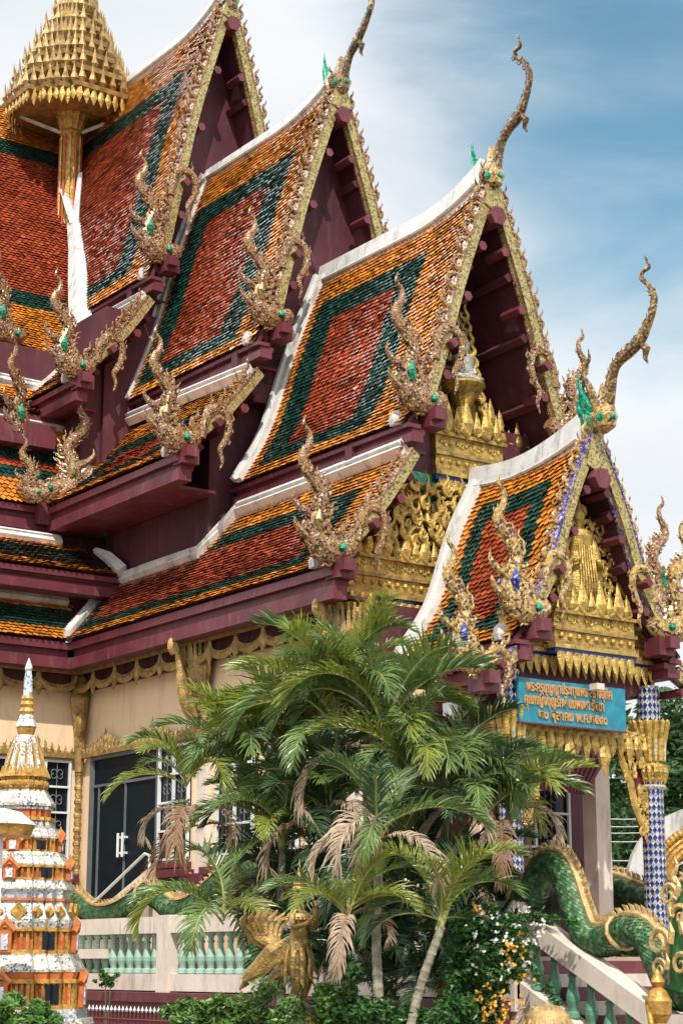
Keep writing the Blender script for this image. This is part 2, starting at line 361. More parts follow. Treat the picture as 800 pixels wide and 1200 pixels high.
# naga finial meshes (hang hong), local: u outward, v up, w along wing axis
def naga_mesh(matname,green,blue,sd_=3):
    mb=MB(); f=Fr((0,0,0),(1,0,0),(0,0,1),(0,1,0))
    body=[(-.34,.10,.15),(-.08,-.04,.22),(.22,.0,.25),(.42,.24,.18),(.36,.56,.14),(.26,.84,.125),(.40,1.10,.115),(.60,1.28,.095),(.64,1.48,.08),(.52,1.66,.062),(.50,1.86,.048),(.62,2.0,.036),(.58,2.16,.006)]
    path2(mb,f,body,0,n=10,flat=.75,res=4)
    q=cr(body,4)
    rr=random.Random(sd_)
    # flames down the inner (crest) side and small leaves on the outer side
    for i in range(4,len(q)-12,2):
        a,b,r=q[i]; a2,b2,_=q[i+1]; t=Vector((a2-a,b2-b)); t.normalize(); nx,ny=-t.y,t.x
        for sgn,sz in ((1,.85 if i<28 else .5),(-1,.45)):
            s=(.24*r/.2+.05)*sz*rr.uniform(.8,1.2)
            ox,oz=a+nx*r*.75*sgn,b+ny*r*.75*sgn
            up=Vector((t.x*.8+nx*sgn*.55,0,t.y*.8+ny*sgn*.55)).normalized()
            sd=Vector((nx*sgn,0,ny*sgn))
            for w in ((-.07,.07) if r>.13 else (0,)):
                flame(mb,Fr((ox,w+rr.uniform(-.02,.02),oz),sd,up,(0,1,0)),s,0,hook=(s>.2))
    # scales and jowls: rolls over the breast
    for i in range(26):
        k=rr.uniform(0,.55); a,b,r=q[int(k*len(q))]; sd=rr.choice((-1,1))
        th=rr.uniform(-1.3,1.3)
        c=Vector((a+math.sin(th)*r*.7,sd*r*.62*math.cos(th*.7),b+rr.uniform(-.05,.05)))
        fr=Fr(c,Vector((rr.uniform(-1,1),0,rr.uniform(-1,1))).normalized(),(0,0,1),(0,sd,0)); fr.y=fr.x.cross(Vector((0,1,0)))
        spiral(mb,fr,.16*rr.uniform(.8,1.3),1.2,0,flip=rr.choice((-1,1)),r=.17)
    # open jaw ornaments
    path2(mb,f,[(.30,.10,.12),(.55,.16,.09),(.74,.30,.06),(.80,.46,.01)],0,n=6,flat=.8)
    path2(mb,f,[(.40,.50,.10),(.66,.58,.08),(.82,.74,.04),(.80,.88,.01)],0,n=6,flat=.8)
    for c,r in (((-.02,-.19,-.0),.07),((-.02,.19,.0),.07)): mb.ball(c,r,1,n=10)
    for c in ((.43,-.15,.40),(.43,.15,.40)):
        mb.tube([(c[0]-.03,c[1],c[2]-.16),(c[0]+.02,c[1]*1.15,c[2]),(c[0]-.02,c[1],c[2]+.18)],[.04,.075,.02],6,2)
    me=mb.build('naga_finial',[matname,green,blue],smooth=False)
    return me
nagaA=naga_mesh('pinkmos','greenglass','greenglass'); nagaB=naga_mesh('goldpink','greenglass','blueglass'); nagaC=naga_mesh('pinkmos','greenglass','goldmos',11)
for o in (nagaA,nagaB,nagaC): COL.objects.unlink(o)
def put_naga(parent,src,loc,outv,sc=1,tiltx=0):
    if src is nagaA and R.random()<.5: src=nagaC
    sc*=R.uniform(.94,1.06)
    o=src.copy(); COL.objects.link(o); o.parent=parent
    ux=Vector(outv).normalized(); uz=Vector((0,0,1)); uy=uz.cross(ux)
    m=Matrix.Identity(4)
    for i,c in enumerate((ux,uy,uz)):
        for j in range(3): m[j][i]=c[j]*sc
    m.translation=Vector(loc); o.matrix_world=m
    return o
def nrm0(mp): return mp(1,0,0)-mp(0,0,0)
def bargeboard(mp,prof,af,lift,S0=0,kind='pinkmos',scale=1.0,purl=(.25,.5,.8),loop=.74,src=None,hook=True,wd=.19,vis=True):
    P=Prof(prof); S=P.S
    def pos(a,t,off=0):
        h,z=P(t); h2,z2=P(min(t+.02,S+.1)); dx,dz=h2-h,z2-z; L=math.hypot(dx,dz) or 1; nh,nz=-dz/L,dx/L
        return mp(a,h+nh*off,z+nz*off+lift*max(0,1-t/S))
    mb=MB(); ts=[S0+(S-S0)*i/14 for i in range(15)]
    strip(mb,pos,ts,[af]*15,.12,-wd,.0,0)
    strip(mb,pos,ts,[af-.02]*15,.16,.0,.035,1)
    strip(mb,pos,ts,[af-.02]*15,.05,-wd-.03,-wd,1)
    o=tp('bargeboard',mb,['goldmos','bluepink' if kind=='goldpink' else 'pinkmos'])
    if mp is mapX and prof[0][0]==0:
        ab=MB(); z0=prof[0][1]+lift; ab.slab([mp(af-.02,h_,z_) for h_,z_ in ((-.05,z0+.1),(.05,z0+.1),(.24,z0-.72),(.10,z0-.78),(-.10,z0-.78),(-.24,z0-.72))],nrm0(mp)*.17); tp('gable_apex',ab,'goldmos',o)
        ab=MB(); q_=mp(af,0,z0-.95); ab.tube([q_-nrm0(mp)*.4,q_+nrm0(mp)*.26],.19,6); tp('ridge_beam_end',ab,'maroon',o)
    # crockets
    cb=MB(); pitch=.37*scale; n=int((S-S0)/pitch); nrm=mp(1,0,0)-mp(0,0,0)
    for i in range(n):
        t=S0+(i+.75)*(S-S0)/n
        p=pos(af+.04,t,.03); up=(pos(af+.04,t-.05)-pos(af+.04,t+.05)).normalized(); out=(pos(af,t,.1)-pos(af,t,0)).normalized()
        flame(cb,Fr(p,out,(up*.80+out*.45).normalized(),nrm),.315*scale*R.uniform(.92,1.08),0,n=6,res=3)
        cb.ball(p+out*.03*scale-up*.12*scale,.045*scale,0,n=6)
    tp('crocket_row',cb,kind,o)
    if hook and loop:
        # curled naga loop on the board
        t=S*loop; f=Fr(pos(af+.10,t,-.12),pos(af,t,1)-pos(af,t,0),Vector((0,0,1)),nrm)
        hb=MB(); ux=mp(0,1,0)-mp(0,0,0); f=Fr(pos(af+.12,t,-.05),-ux,Vector((0,0,1)),nrm)
        path2(hb,f,[(-.18,-.35,.08),(-.12,.0,.09),(.05,.28,.10),(.32,.24,.085),(.42,-.02,.08),(.34,-.30,.07),(.22,-.52,.055),(.28,-.72,.04),(.22,-.92,.01)],0,n=8,flat=.7,res=4,sc=scale)
        for (u,v) in ((.0,.38),(.3,.36),(.48,.1),(.46,-.15),(.4,-.38)): flame(hb,Fr(f(u*scale,v*scale),f.x,f.y,f.z),.14*scale,0,hook=False)
        hb.tube([f(.12*scale,-.02*scale,-.25),f(.12*scale,-.02*scale,.16)],.10*scale,4,1)
        tp('naga_curl',hb,[kind,'maroon'],o)
    for k in purl:
        t=S*k; c=pos(af-.05,t,-wd-.12); pb=MB(); pb.tube([c-nrm*.35,c+nrm*.16],.095*scale,6,0); tp('purlin_end',pb,'maroon',o)
    return o,pos,P
def gable_wall(mp,x,prof,zb,name='gable_wall',inset=.1,th=.15,m='maroonwall',hmax=None):
    P=Prof(prof,3); mb=MB(); pts=[(h,z-inset) for h,z in P.q]; 
    if hmax: pts=[p for p in pts if p[0]<=hmax]
    poly=[mp(x,h,z) for h,z in pts]+[mp(x,pts[-1][0],zb)]
    return poly
def full_gable(x,profR,zb,hmax=None,ins=.12,name='gable_wall'):
    P=Prof(profR,3); pts=[(h,z-ins) for h,z in P.q if (not hmax or h<=hmax)]
    poly=[mapX(x,h,z) for h,z in pts]+[mapX(x,pts[-1][0],zb)]+[mapX(x,-pts[-1][0],zb)]+[mapX(x,-h,z) for h,z in reversed(pts)]
    mb=MB(); mb.slab(poly,(-.2,0,0)); return tp(name,mb,'maroonwall')
def const(v): return lambda t: v
# profiles (half width, z)
PA1=[(.06,23.35),(.9,20.45),(1.45,18.0),(1.95,16.3)]
PA2=[(.06,19.35),(.9,16.9),(1.35,15.25),(2.0,13.55)]
PA3=[(.05,15.4),(.76,13.62),(1.36,11.85),(2.02,10.72)]
PA4=[(.05,9.95),(.60,8.95),(1.15,7.55),(1.85,6.62)]
PB1=[(1.9,15.72),(2.7,14.6),(3.7,13.6)]
PB2=[(1.9,12.88),(2.7,11.9),(3.75,10.98)]
PB3=[(1.88,10.15),(2.4,9.38),(3.0,8.62),(3.65,7.98)]
PB4=[(1.7,6.35),(2.15,6.12),(2.65,5.92)]
def frac(a,b,P): return lambda t: a+(b-a)*min(1,t/P)
bA=lambda to,tg,bo,bg,ko,kg,fo,fg: dict(top=(to*1.28,tg*1.15),bot=(bo*1.15,bg*1.15),back=(ko*1.1,kg),front=(fo*1.3,fg))
SA1=Prof(PA1).S; SB2=Prof(PB2).S
# ---- X wing, visible side
tierA=[]
def tierX(prof,a0,a1,bands,lift,r,isA=True,zr=None,ra0=None,rh=.3,vg=True,big=.68,fx=None,mirror=True,fb=.7,fz=None,rback=0,w=.135,rr=.092):
    o,P,pos=tiled_roof(mapX,prof,a0,const(a1),bands,lift,w=w,r=rr)
    h,z=prof[-1]
    if vg: verge(o,P,pos,a0,wid=.22)
    fascia(o,mapX,h,z,(fx if fx is not None else a0(P.S)),a1+.05,big,back=fb)
    if isA: ridge(o,mapX,zr,ra0,a1-.15,lift,hgt=rh,back=rback)
    if mirror:
        o2,P2,pos2=tiled_roof(mapXr,prof,a0,const(a1),bands,lift,w=w*1.6,r=rr*1.6)
        fascia(o2,mapXr,h,z,(fx if fx is not None else a0(P.S)),a1+.05,big,back=fb,dent=False)
    # white corner block at the eave end
    mb=MB(); c=mapX(a1-.28,h-.03,z+.10); mb.lathe([(.12,-.14),(.15,-.04),(.12,.08),(.02,.14)],c,4,rot=.5); tp('corner_block',mb,'white',o)
    return o,P,pos
a1f=lambda t: XC+4.6*min(1,t/SA1)
tierX(PA1,a1f,-33.35,bA(1.0,.42,.35,.3,-1,0,.8,.8),.35,.1,zr=23.35,ra0=XC,rh=.16,vg=False)
tierX(PA2,const(-34.0),-28.95,bA(.85,.48,.30,.28,.22,.75,.62,.85),.30,.1,zr=19.35,ra0=-34.1,rh=.16,fx=-34.3)
tierX(PA3,const(-29.35),-24.15,bA(.62,.46,.32,.26,.35,.75,1.0,.75),.30,.1,zr=15.4,ra0=-29.5,rh=.26,fx=-29.7)
tierX(PA4,const(-24.42),-21.68,bA(.42,.34,.30,.24,.30,.40,.38,.40),.25,.1,zr=9.95,ra0=-24.75,rh=.26,rback=.1,fb=.35,w=.15,rr=.10)
tierX(PB1,const(-35.9),-33.40,bA(.35,.3,.3,.25,.2,.3,.5,.4),0,.1,isA=False,fx=-36.2,big=.9)
tierX(PB2,const(-34.25),-29.0,bA(.45,.36,.30,.28,.5,.5,.9,.7),0,.1,isA=False,fx=-34.9,fb=1.1,big=1.0)
def b3back(t):
    h,_=Prof3(t)
    return -29.6-(h-1.9)*1.0 if h<2.4 else -33.95+(h-2.4)*.56
Prof3=Prof(PB3)
o,P,pos=tiled_roof(mapX,PB3,b3back,const(-24.15),bA(.40,.36,.30,.22,.22,.30,.75,.55),0)
B3=o
fascia(o,mapX,3.65,7.98,-33.2,-24.1,1.05,back=.75)
mb=MB(); mb.lathe([(.18,-.12),(.2,.0),(.14,.12),(.02,.2)],mapX(-24.45,3.6,8.08),4,rot=.5); tp('corner_block',mb,'white',o)
o2,_,_=tiled_roof(mapXr,PB3,b3back,const(-24.15),bA(.40,.36,.30,.22,.22,.30,.75,.55),0,w=.25,r=.16)
fascia(o2,mapXr,3.65,7.98,-33.2,-24.1,1.05,dent=False)
# flashing of B3: along upper wall, down, along back wall, down valley
def flash(pts,parent,w=.11,hh=.14,name='flashing',n=4):
    mb=MB(); mb.tube([Vector(p) for p in pts],w,4,0,nrm=(0,0,1),flat=hh/w)
    mb.tube([Vector(p)+Vector((.02,-.06,.11)) for p in pts],w*.45,4,0,nrm=(0,0,1))
    return tp(name,mb,'white',parent)
def sp(x,h,dz=.05):
    # point on B3 surface
    for i in range(200):
        t=Prof3.S*i/199; hh,z=Prof3(t)
        if hh>=h: break
    return mapX(x,h,z+dz)
flash([mapX(-24.3,1.93,10.24),mapX(-27,1.93,10.20),mapX(-29.5,1.95,10.18),sp(-29.85,2.15),sp(-30.15,2.46),sp(-32,2.46),sp(-33.7,2.48),sp(-33.82,2.65),sp(-33.6,3.0),sp(-33.5,3.2),sp(-33.22,3.66)],B3,w=.15)
mb=MB(); mb.slab([sp(-33.95,2.7,.05),sp(-33.5,2.9,.05),sp(-33.0,3.72,.05),sp(-33.45,3.75,.05)],(0,0,.12)); tp('valley_strip',mb,'white',B3)
# flashings above B1, B2, B4
flash([mapX(-33.5,1.95,15.78),mapX(-36.3,1.95,15.82)],B3,w=.10)
flash([mapX(-29.2,1.95,12.96),mapX(-32.3,1.95,13.06),mapX(-34.1,1.97,13.1),mapX(-34.35,2.5,12.35),mapX(-34.2,3.0,11.8),mapX(-34.2,3.75,11.12)],B3,w=.12)
# ---- left (Y) wing, visible side faces +X
PL1=[(.06,23.35),(2.0,19.5),(3.5,16.8),(4.85,14.95)]
SL1=Prof(PL1).S
lt=lambda t: -(Y0-1.9*min(1,t/SL1))
def tierY(prof,b0,b1,bands,big=1.0,fas=True,fb=.6,fl=None,rows=(.135,.092)):
    """b0 far end (large y), b1 near end: a=-y"""
    o,P,pos=tiled_roof(mapY,prof,b0,const(b1),bands,0,w=rows[0],r=rows[1]); h,z=prof[-1]
    if fas: fascia(o,mapY,h,z,(fl if fl is not None else b0(P.S)),b1+.05,big,back=fb)
    return o,P,pos
YE=-14.2
oL,P,pos=tierY(PL1,lt,-15.2,bA(1.1,.5,1.7,.5,-1,0,.6,.7),fl=-19.0)
ridge(oL,mapY,23.35,-Y0-.0,-15.2,.25,hgt=.16)
tiled_roof(mapYr,PL1,lt,const(-15.2),bA(1.1,.5,.8,.45,-1,0,.6,.7),0,w=.25,r=.18)
tierY([(6.0,12.95),(6.3,12.2),(6.45,11.9),(6.75,11.0)],const(-18.2),YE+.2,bA(.3,.5,.5,.3,-1,0,-1,0),fl=-17.5)
flash([(XC+6.0,14.4,13.0),(XC+6.0,17.6,12.98),(XC+6.0,18.6,12.9)],oL)
tierY([(5.2,14.0),(5.6,13.5),(6.1,13.2)],const(-19.0),-16.2,bA(.3,.3,.3,.3,-1,0,-1,0),fl=-18.6,fb=.3)
flash([(XC+5.1,15.2,14.15),(XC+5.1,18.6,14.1)],oL,w=.09)
PL2=[(6.85,10.15),(7.3,9.85),(7.95,9.42)]
oL2,P,pos=tierY(PL2,lambda t:-17.75-.35*t/1.3,YE,bA(.22,.36,.28,.2,-1,0,-1,0),fl=-18.35,big=.85,fb=.5)
flash([(XC+6.85,YE*-1-.3,10.22),(XC+6.85,17.3,10.22)],oL2,w=.09)
mb=MB(); mb.tube([(XC+7.25,17.9,10.05),(XC+7.6,18.02,9.85),(XC+8.0,18.15,9.5)],[.07,.13,.16],4,0,nrm=(0,0,1)); tp('hip_strip',mb,'white',oL2)
PL3=[(7.06,8.86),(7.4,8.45),(7.86,7.98)]
oL3,P,pos=tierY(PL3,lambda t:-17.45+.45*t/1.2,YE,bA(.08,.5,.4,.2,-1,0,-1,0),big=1.05,fl=-17.1)
flash([(XC+7.06,14,8.95),(XC+7.06,17.4,8.92)],oL3,w=.08)
# main valley strip
vA=Vector((XC,Y0,23.0)); vB=Vector((XC+4.68,Y0-1.97,16.0))
mb=MB()
vv=[vA.lerp(vB,k)+Vector((.14,-.14,.12)) for k in (.52,.65,.82,1.08)]
mb.tube(vv,[.24,.23,.27,.30],4,0,nrm=(-1,1,0.3),flat=.5)
mb.tube([vA.lerp(vB,.54)+Vector((.14,-.14,.1)),vA.lerp(vB,.45)+Vector((.38,-.20,.12)),vA.lerp(vB,.32)+Vector((.66,-.24,.15))],[.17,.15,.12],4,0,nrm=(0,1,.3),flat=.6)
mb.tube([vA.lerp(vB,.54)+Vector((.14,-.14,.1)),vA.lerp(vB,.45)+Vector((.16,-.28,.0)),vA.lerp(vB,.32)+Vector((.20,-.50,.0))],[.17,.15,.12],4,0,nrm=(1,0,.3),flat=.6)
tp('valley_strip',mb,'white',oL)
# ---- maroon walls of the tiers
def wall(name,a,b,m='maroonwall',par=None):
    mb=MB(); mb.box2(a,b); return tp(name,mb,m,par)
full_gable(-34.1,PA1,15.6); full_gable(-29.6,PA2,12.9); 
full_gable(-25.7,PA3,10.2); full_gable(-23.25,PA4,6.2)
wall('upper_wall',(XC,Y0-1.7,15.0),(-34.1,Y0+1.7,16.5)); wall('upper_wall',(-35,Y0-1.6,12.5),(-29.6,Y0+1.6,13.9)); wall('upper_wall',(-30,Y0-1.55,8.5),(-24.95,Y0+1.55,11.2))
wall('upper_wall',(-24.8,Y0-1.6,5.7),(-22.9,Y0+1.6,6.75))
# gable fronts of lower tiers
def front_b(x,prof,hmax,zb,depth):
    P=Prof(prof,3); pts=[(h,z-.16) for h,z in P.q if h<=hmax]; pts=[(0,pts[0][1])]+pts
    for mp in (mapX,mapXr):
        poly=[mp(x,h,z) for h,z in pts]+[mp(x,pts[-1][0],zb),mp(x,0,zb)]
        mb=MB(); mb.slab(poly,(-depth,0,0)); tp('lower_gable_wall',mb,'maroonwall')
front_b(-34.12,PB1,3.1,12.0,1.2)
front_b(-29.95,PB2,2.6,7.8,4.1)
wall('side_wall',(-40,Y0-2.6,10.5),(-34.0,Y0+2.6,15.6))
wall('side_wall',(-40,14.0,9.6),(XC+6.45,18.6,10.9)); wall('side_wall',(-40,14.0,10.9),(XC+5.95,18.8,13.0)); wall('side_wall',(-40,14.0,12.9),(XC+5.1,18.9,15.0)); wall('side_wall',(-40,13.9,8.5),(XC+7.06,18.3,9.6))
# ---- bargeboards and finials
def bb(prof,af,lift,kind,scale=1.0,naga=True,purl=(.3,.52,.84),loop=.74,S0=0,zoff=0,mir=True,nsc=1.0,hook=True,nz=0):
    src=nagaA if kind=='pinkmos' else nagaB
    h,z=prof[-1]
    for mp,sg in ((mapX,-1),(mapXr,1)):
        if sg==1 and not mir: continue
        o,pos,P=bargeboard(mp,prof,af,lift,S0,kind,scale,purl if sg==-1 else purl,loop,hook=hook)
        if naga:
            c=mp(af+.06,h-.12,z+.12+nz); put_naga(o,src,c,(0,sg,0),nsc)
            mb=MB(); mb.box(mp(af+.04,h-.25,z-.22),(.36,.36,.3)); mb.box(mp(af+.28,h-.2,z-.16),(.14,.22,.2)); tp('beam_end',mb,'maroon',o)
PF=lambda pr,dh: [(h,z) for h,z in pr[:-1]]+[(pr[-1][0]-dh,pr[-1][1]+dh*.9)]
PA1f=[(.0,23.65),(.9,20.6),(1.4,18.3),(1.72,16.75)]
PA2f=[(.0,19.6),(.9,16.95),(1.3,15.5),(1.68,13.95)]
PA3f=[(.0,15.75),(.76,13.8),(1.28,12.2),(1.70,11.0)]
PA4f=[(.0,10.3),(.60,9.1),(1.1,7.8),(1.62,6.95)]
def B2(pr,cut=.3): return pr
bb(PA1f,-33.35,.15,'pinkmos',1.05); bb(PA2f,-28.95,.15,'pinkmos',1.0); bb(PA3f,-24.15,.1,'pinkmos',1.0); bb(PA4f,-21.68,.05,'goldpink',.85,nsc=.95)
for pr,af,k,s in ((PB1,-33.40,'pinkmos',1.0),(PB2,-29.0,'pinkmos',1.0),(PB3,-24.15,'pinkmos',.95),(PB4,-21.75,'goldpink',.8)):
    q=[(h,z+.12) for h,z in pr]
    bb(q,af,0,k,s,loop=.66,purl=(.35,),S0=.1,nsc=1.0 if k=='pinkmos' else .95)
# left wing finials along its tiers
for (u,v,x,s,dv) in ((14,392,-36.1,1.0,(.3,-1,0)),(32,512,-34.6,1.05,(.5,-1,0)),(62,574,-34.1,1.0,(.58,.81,0)),(46,578,-33.9,.62,(-.58,-.81,0))):
    put_naga(oL,nagaA,PX(u,v,x),dv,s)
for a,b in (((-34.7,14.5,12.25),(-34.3,17.15,12.75)),((-34.6,16.75,10.55),(-34.15,17.15,11.0))): wall('beam_end',a,b,'maroon',oL)
# chofa horns
def chofa(trace,base,second,mats,scale_px,xoff=0):
    mb=MB(); o3=[PY(u,v,Y0) for u,v,_ in trace]
    q=cr([(p.x,p.z,r/scale_px) for p,(_,_,r) in zip(o3,trace)],4); f=Fr((0,Y0,0),(1,0,0),(0,0,1),(0,-1,0))
    mb.tube([f(a+xoff,b) for a,b,_ in q],[r for *_,r in q],10,0,nrm=f.z,flat=.8)
    # flamelets on the back of the horn
    for i in range(10,len(q)-10,3):
        a,b,r=q[i]; a2,b2,_=q[i+1]; t=Vector((a2-a,0,b2-b)).normalized(); nn=Vector((-t.z,0,t.x))
        for sg,s in ((1,.16),(-1,.07)):
            if r>.045: flame(mb,Fr(Vector((a+xoff,Y0,b))+nn*sg*r*.8,nn*sg,(t+nn*sg*.3).normalized(),(0,1,0)),s*(.6+r*4),0,hook=s>.1)
    B=PY(*base,Y0)+Vector((xoff,0,0)); s=1.0
    # breast: bulb with coloured bands
    mb.lathe([(.05,-.26),(.20,-.16),(.24,0),(.19,.2),(.11,.42),(.06,.6)],B,12,1,sy=.8)
    for k in range(5): 
        a=2*PI*k/5; mb.ball(B+Vector((.17*math.cos(a),.15*math.sin(a),-.02+.07*(k%2))),.085,2+k%2,n=6)
    # crest tail behind
    f2=Fr(B+Vector((-.12,0,0)),(-1,0,0),(0,0,1),(0,-1,0))
    path2(mb,f2,[(0,.1,.12),(.12,.35,.10),(.22,.62,.07),(.34,.82,.055),(.30,1.02,.045),(.20,1.12,.035),(.22,1.3,.008)],0,n=8,flat=.8,sc=second)
    for k in range(5): flame(mb,Fr(f2((.15+.07*k)*second,(.2+.16*k)*second),-f2.x,f2.y,f2.z),.16*second,0)
    # green feathers
    for k in range(8):
        a=.15+.12*k; path2(mb,Fr(B+Vector((-.16,R.uniform(-.08,.08),-.05+.03*k)),(-1,0,0),(0,0,1),(0,-1,0)),[(0,0,.07),(.22,-.02+.03*k,.07),(.36,.14+.05*k,.04),(.38,.34+.06*k,.005)],2,n=5,flat=.5,sc=1.05)
    mb.ball(B+Vector((-.25,0,-.03)),.12,3,n=8)
    # pendant under the beak
    i=int(len(q)*.38); a,b,r=q[i]; mb.tube([(a+xoff+.08,Y0,b-.05),(a+xoff+.18,Y0,b-.16),(a+xoff+.14,Y0,b-.3),(a+xoff+.2,Y0,b-.42)],[.06,.07,.04,.01],6,0)
    return tp('horn_finial',mb,mats)
tr4=[(706,500,12),(710,478,12),(714,455,10),(718,438,7.5),(724,424,8),(738,411,9),(750,398,8.5),(758,382,6.5),(765,362,5),(766,346,4.2),(759,334,3.6),(751,326,3.6),(753,318,3.2),(760,313,3),(757,305,2),(754,299,.5)]
tr3=[(574,222,11),(578,205,11),(583,185,8),(588,165,7),(596,150,8),(606,138,8),(613,122,6.5),(619,100,5),(620,84,4.2),(613,72,3.6),(604,67,3.5),(603,60,3.2),(609,54,3),(607,45,1.8),(605,40,.5)]
tr2=[(398,108,10),(401,95,10),(405,80,7),(410,64,6),(416,52,7),(424,36,6),(431,18,5),(436,2,4),(434,-12,3.5),(428,-18,3.2),(427,-26,3),(431,-33,1)]
chofa(tr4,(708,490),1.0,['darkgold','goldpink','greenglass','gold'],84)
chofa(tr3,(577,208),.35,['darkhorn','goldpink','greenglass','gold'],74)
chofa(tr2,(399,98),.35,['darkhorn','pinkmos','greenglass','gold'],62)
chofa([(u-130,v-97,r) for u,v,r in tr2],(269,3),.3,['pinkmos','pinkmos','greenglass','gold'],58)
# ---- golden spired canopy in the valley
CT=PD(84,158,43.3); CB=PD(83,276,41.9)
cp=MB(); ax=(CT+CB)/2
def redent(n=1): 
    o=[]; 
    base=[(1,.45),(.82,.45),(.82,.66),(.66,.66),(.66,.82),(.45,.82),(.45,1)]
    for k in range(4):
        c,s=math.cos(k*PI/2),math.sin(k*PI/2)
        for x,y in base: o.append((x*c-y*s,x*s+y*c))
    return o
RD=redent()
czs=PD(84,132,43.3).z
tiers=[(1.62,0),(1.44,.56),(1.20,1.10),(.96,1.62),(.74,2.12),(.52,2.62)]
col=MB(); X0,YY=CT.x,CT.y
col.lathe([(.20,CB.z-CT.z+.3),(.24,-.7),(.24,-.25),(.22,-.1),(.30,.0),(.26,.08),(.34,.35),(.40,.55)],(X0,YY,CT.z),12,0)
for k in range(12):
    a=2*PI*k/12; col.tube([(X0+.24*math.cos(a),YY+.24*math.sin(a),CT.z+.1),(X0+.42*math.cos(a),YY+.42*math.sin(a),CT.z+.6)],[.05,.03],4,0)
    col.tube([(X0+.27*math.cos(a),YY+.27*math.sin(a),CT.z-.1),(X0+.27*math.cos(a),YY+.27*math.sin(a),CB.z+.6)],.03,4,0 if k%2 else 2)
col.lathe([(.02,CB.z-CT.z-.25),(.20,CB.z-CT.z+.5)],(X0,YY,CT.z),8,1)
sc_=tp('canopy_post',col,['gold','darkhorn','redpaint'])
for i,(r,dz) in enumerate(tiers):
    z=czs+dz; cp.lathe([(r*.62,-.12),(r*.98,-.06),(r,.05),(r*.86,.10),(r*.64,.15),(r*.62,.40),(r*.76,.54)],(X0,YY,z),sq=RD,mi=0)
    n=max(5,int(r*7))
    for k in range(len(RD)):
        x0,y0=RD[k]; x1,y1=RD[(k+1)%len(RD)]; L=math.hypot(x1-x0,y1-y0)*r; m_=max(1,round(L/.30))
        for j in range(m_):
            t=(j+.5)/m_; x,y=(x0+(x1-x0)*t)*r,(y0+(y1-y0)*t)*r
            nn=Vector((x,y,0)).normalized(); c=Vector((X0+x*.97,YY+y*.97,z+.06))
            cp.tube([c,c+Vector((0,0,.10))+nn*.04,c+Vector((0,0,.26))+nn*.03,c+Vector((0,0,.54))+nn*.05],[.06,.11,.055,.004],5,0,nrm=nn,flat=.6)
            pass
cp.lathe([(.34,0),(.28,.4),(.3,.5),(.2,.9),(.22,1.0),(.1,2.0),(.02,3.0)],(X0,YY,czs+2.5),10,1)
can=tp('canopy',cp,['oldgold','silver'],sc_)
dr=MB()
for k in range(len(RD)):
    x0,y0=RD[k]; x1,y1=RD[(k+1)%len(RD)]; L=math.hypot(x1-x0,y1-y0)*1.55; m_=max(1,round(L/.2))
    for j in range(m_):
        t=(j+.5)/m_; x,y=(x0+(x1-x0)*t)*1.55,(y0+(y1-y0)*t)*1.55; nn=Vector((x,y,0)).normalized(); c=Vector((X0+x,YY+y,czs-.02))
        ln=.36+.1*(k%2); dr.tube([c,c+Vector((0,0,-.12)),c+Vector((0,0,-.24)),c+Vector((0,0,-ln))],[.05,.06,.10,.004],5,0,nrm=nn,flat=.4)
tp('hanging_fringe',dr,'gold',sc_)
ar=MB()
for sx,sy in ((-1,-.4),(1,.6),(-.6,-1),(.5,1)): 
    pass
ar.tube([(X0,YY,CT.z-.05),(X0+RT.x*1.35,YY+RT.y*1.35,czs-.1)],.05,5); ar.tube([(X0,YY,CT.z-.05),(X0-RT.x*1.35,YY-RT.y*1.35,czs-.1)],.05,5)
tp('brace',ar,'white',sc_)
# ---- cream walls
NW=17.86; LW=-33.96; XF=-24.73
wall('nave_wall',(LW-.3,NW,1.2),(XF,NW+.3,7.7),'cream'); wall('wing_wall',(LW-.3,9,1.2),(LW,NW+.1,7.7),'cream')
wall('front_wall',(XF-.3,NW,1.2),(XF-.003,2*Y0-NW,7.58),'maroonwall'); wall('upper_wall',(XF-.5,NW+.3,7.58),(XF-.26,2*Y0-NW-.3,8.6),'maroonwall')
wall('back_mass',(-48,NW+.6,1.2),(XF-.4,2*Y0-NW-.1,8.0),'maroonwall'); wall('back_mass',(-48,10,1.2),(LW-.35,NW+.6,8.0),'maroonwall')
# soffit boards below main eave
mb=MB(); mb.box2((LW,NW-.62,7.46),(XF+.5,NW+.05,7.52)); mb.box2((LW-.05,9,7.46),(LW+.62,NW-.6,7.52)); tp('eave_soffit',mb,'maroonwall')
# valance of gold scallops with drops
def valance(fr,L,per=.86,z=0,md='oldgold'):
    mb=MB(); n=int(round(L/per)); per=L/n
    for i in range(n):
        c=(i+.5)*per; K=10; pts=[]
        for k in range(K+1):
            a=PI*k/K; pts.append((c-math.cos(a)*per*.5,-.02-.30*math.sin(a)**.8))
        mb.tube([fr(u,v) for u,v in pts],[.05+.035*math.sin(PI*k/K) for k in range(K+1)],4,0,nrm=fr.z,flat=.5)
        # point in middle and drop at the joint
        mb.tube([fr(c,-.24),fr(c,-.32),fr(c,-.42)],[.07,.06,.004],4,0,nrm=fr.z,flat=.4)
        mb.tube([fr(c+per/2,.0),fr(c+per/2,-.14),fr(c+per/2,-.28),fr(c+per/2,-.50)],[.04,.07,.13,.004],5,0,nrm=fr.z,flat=.35)
    mb.box(fr(L/2,.06),(L,.10,.12),0,ax=(fr.x,fr.z,Vector((0,0,1))))
    return tp('eave_valance',mb,md)
valance(Fr((LW+.1,NW-.34,7.36),(1,0,0),(0,0,1)),8.9); valance(Fr((LW+.34,17.5,7.36),(0,-1,0),(0,0,1)),7.7)
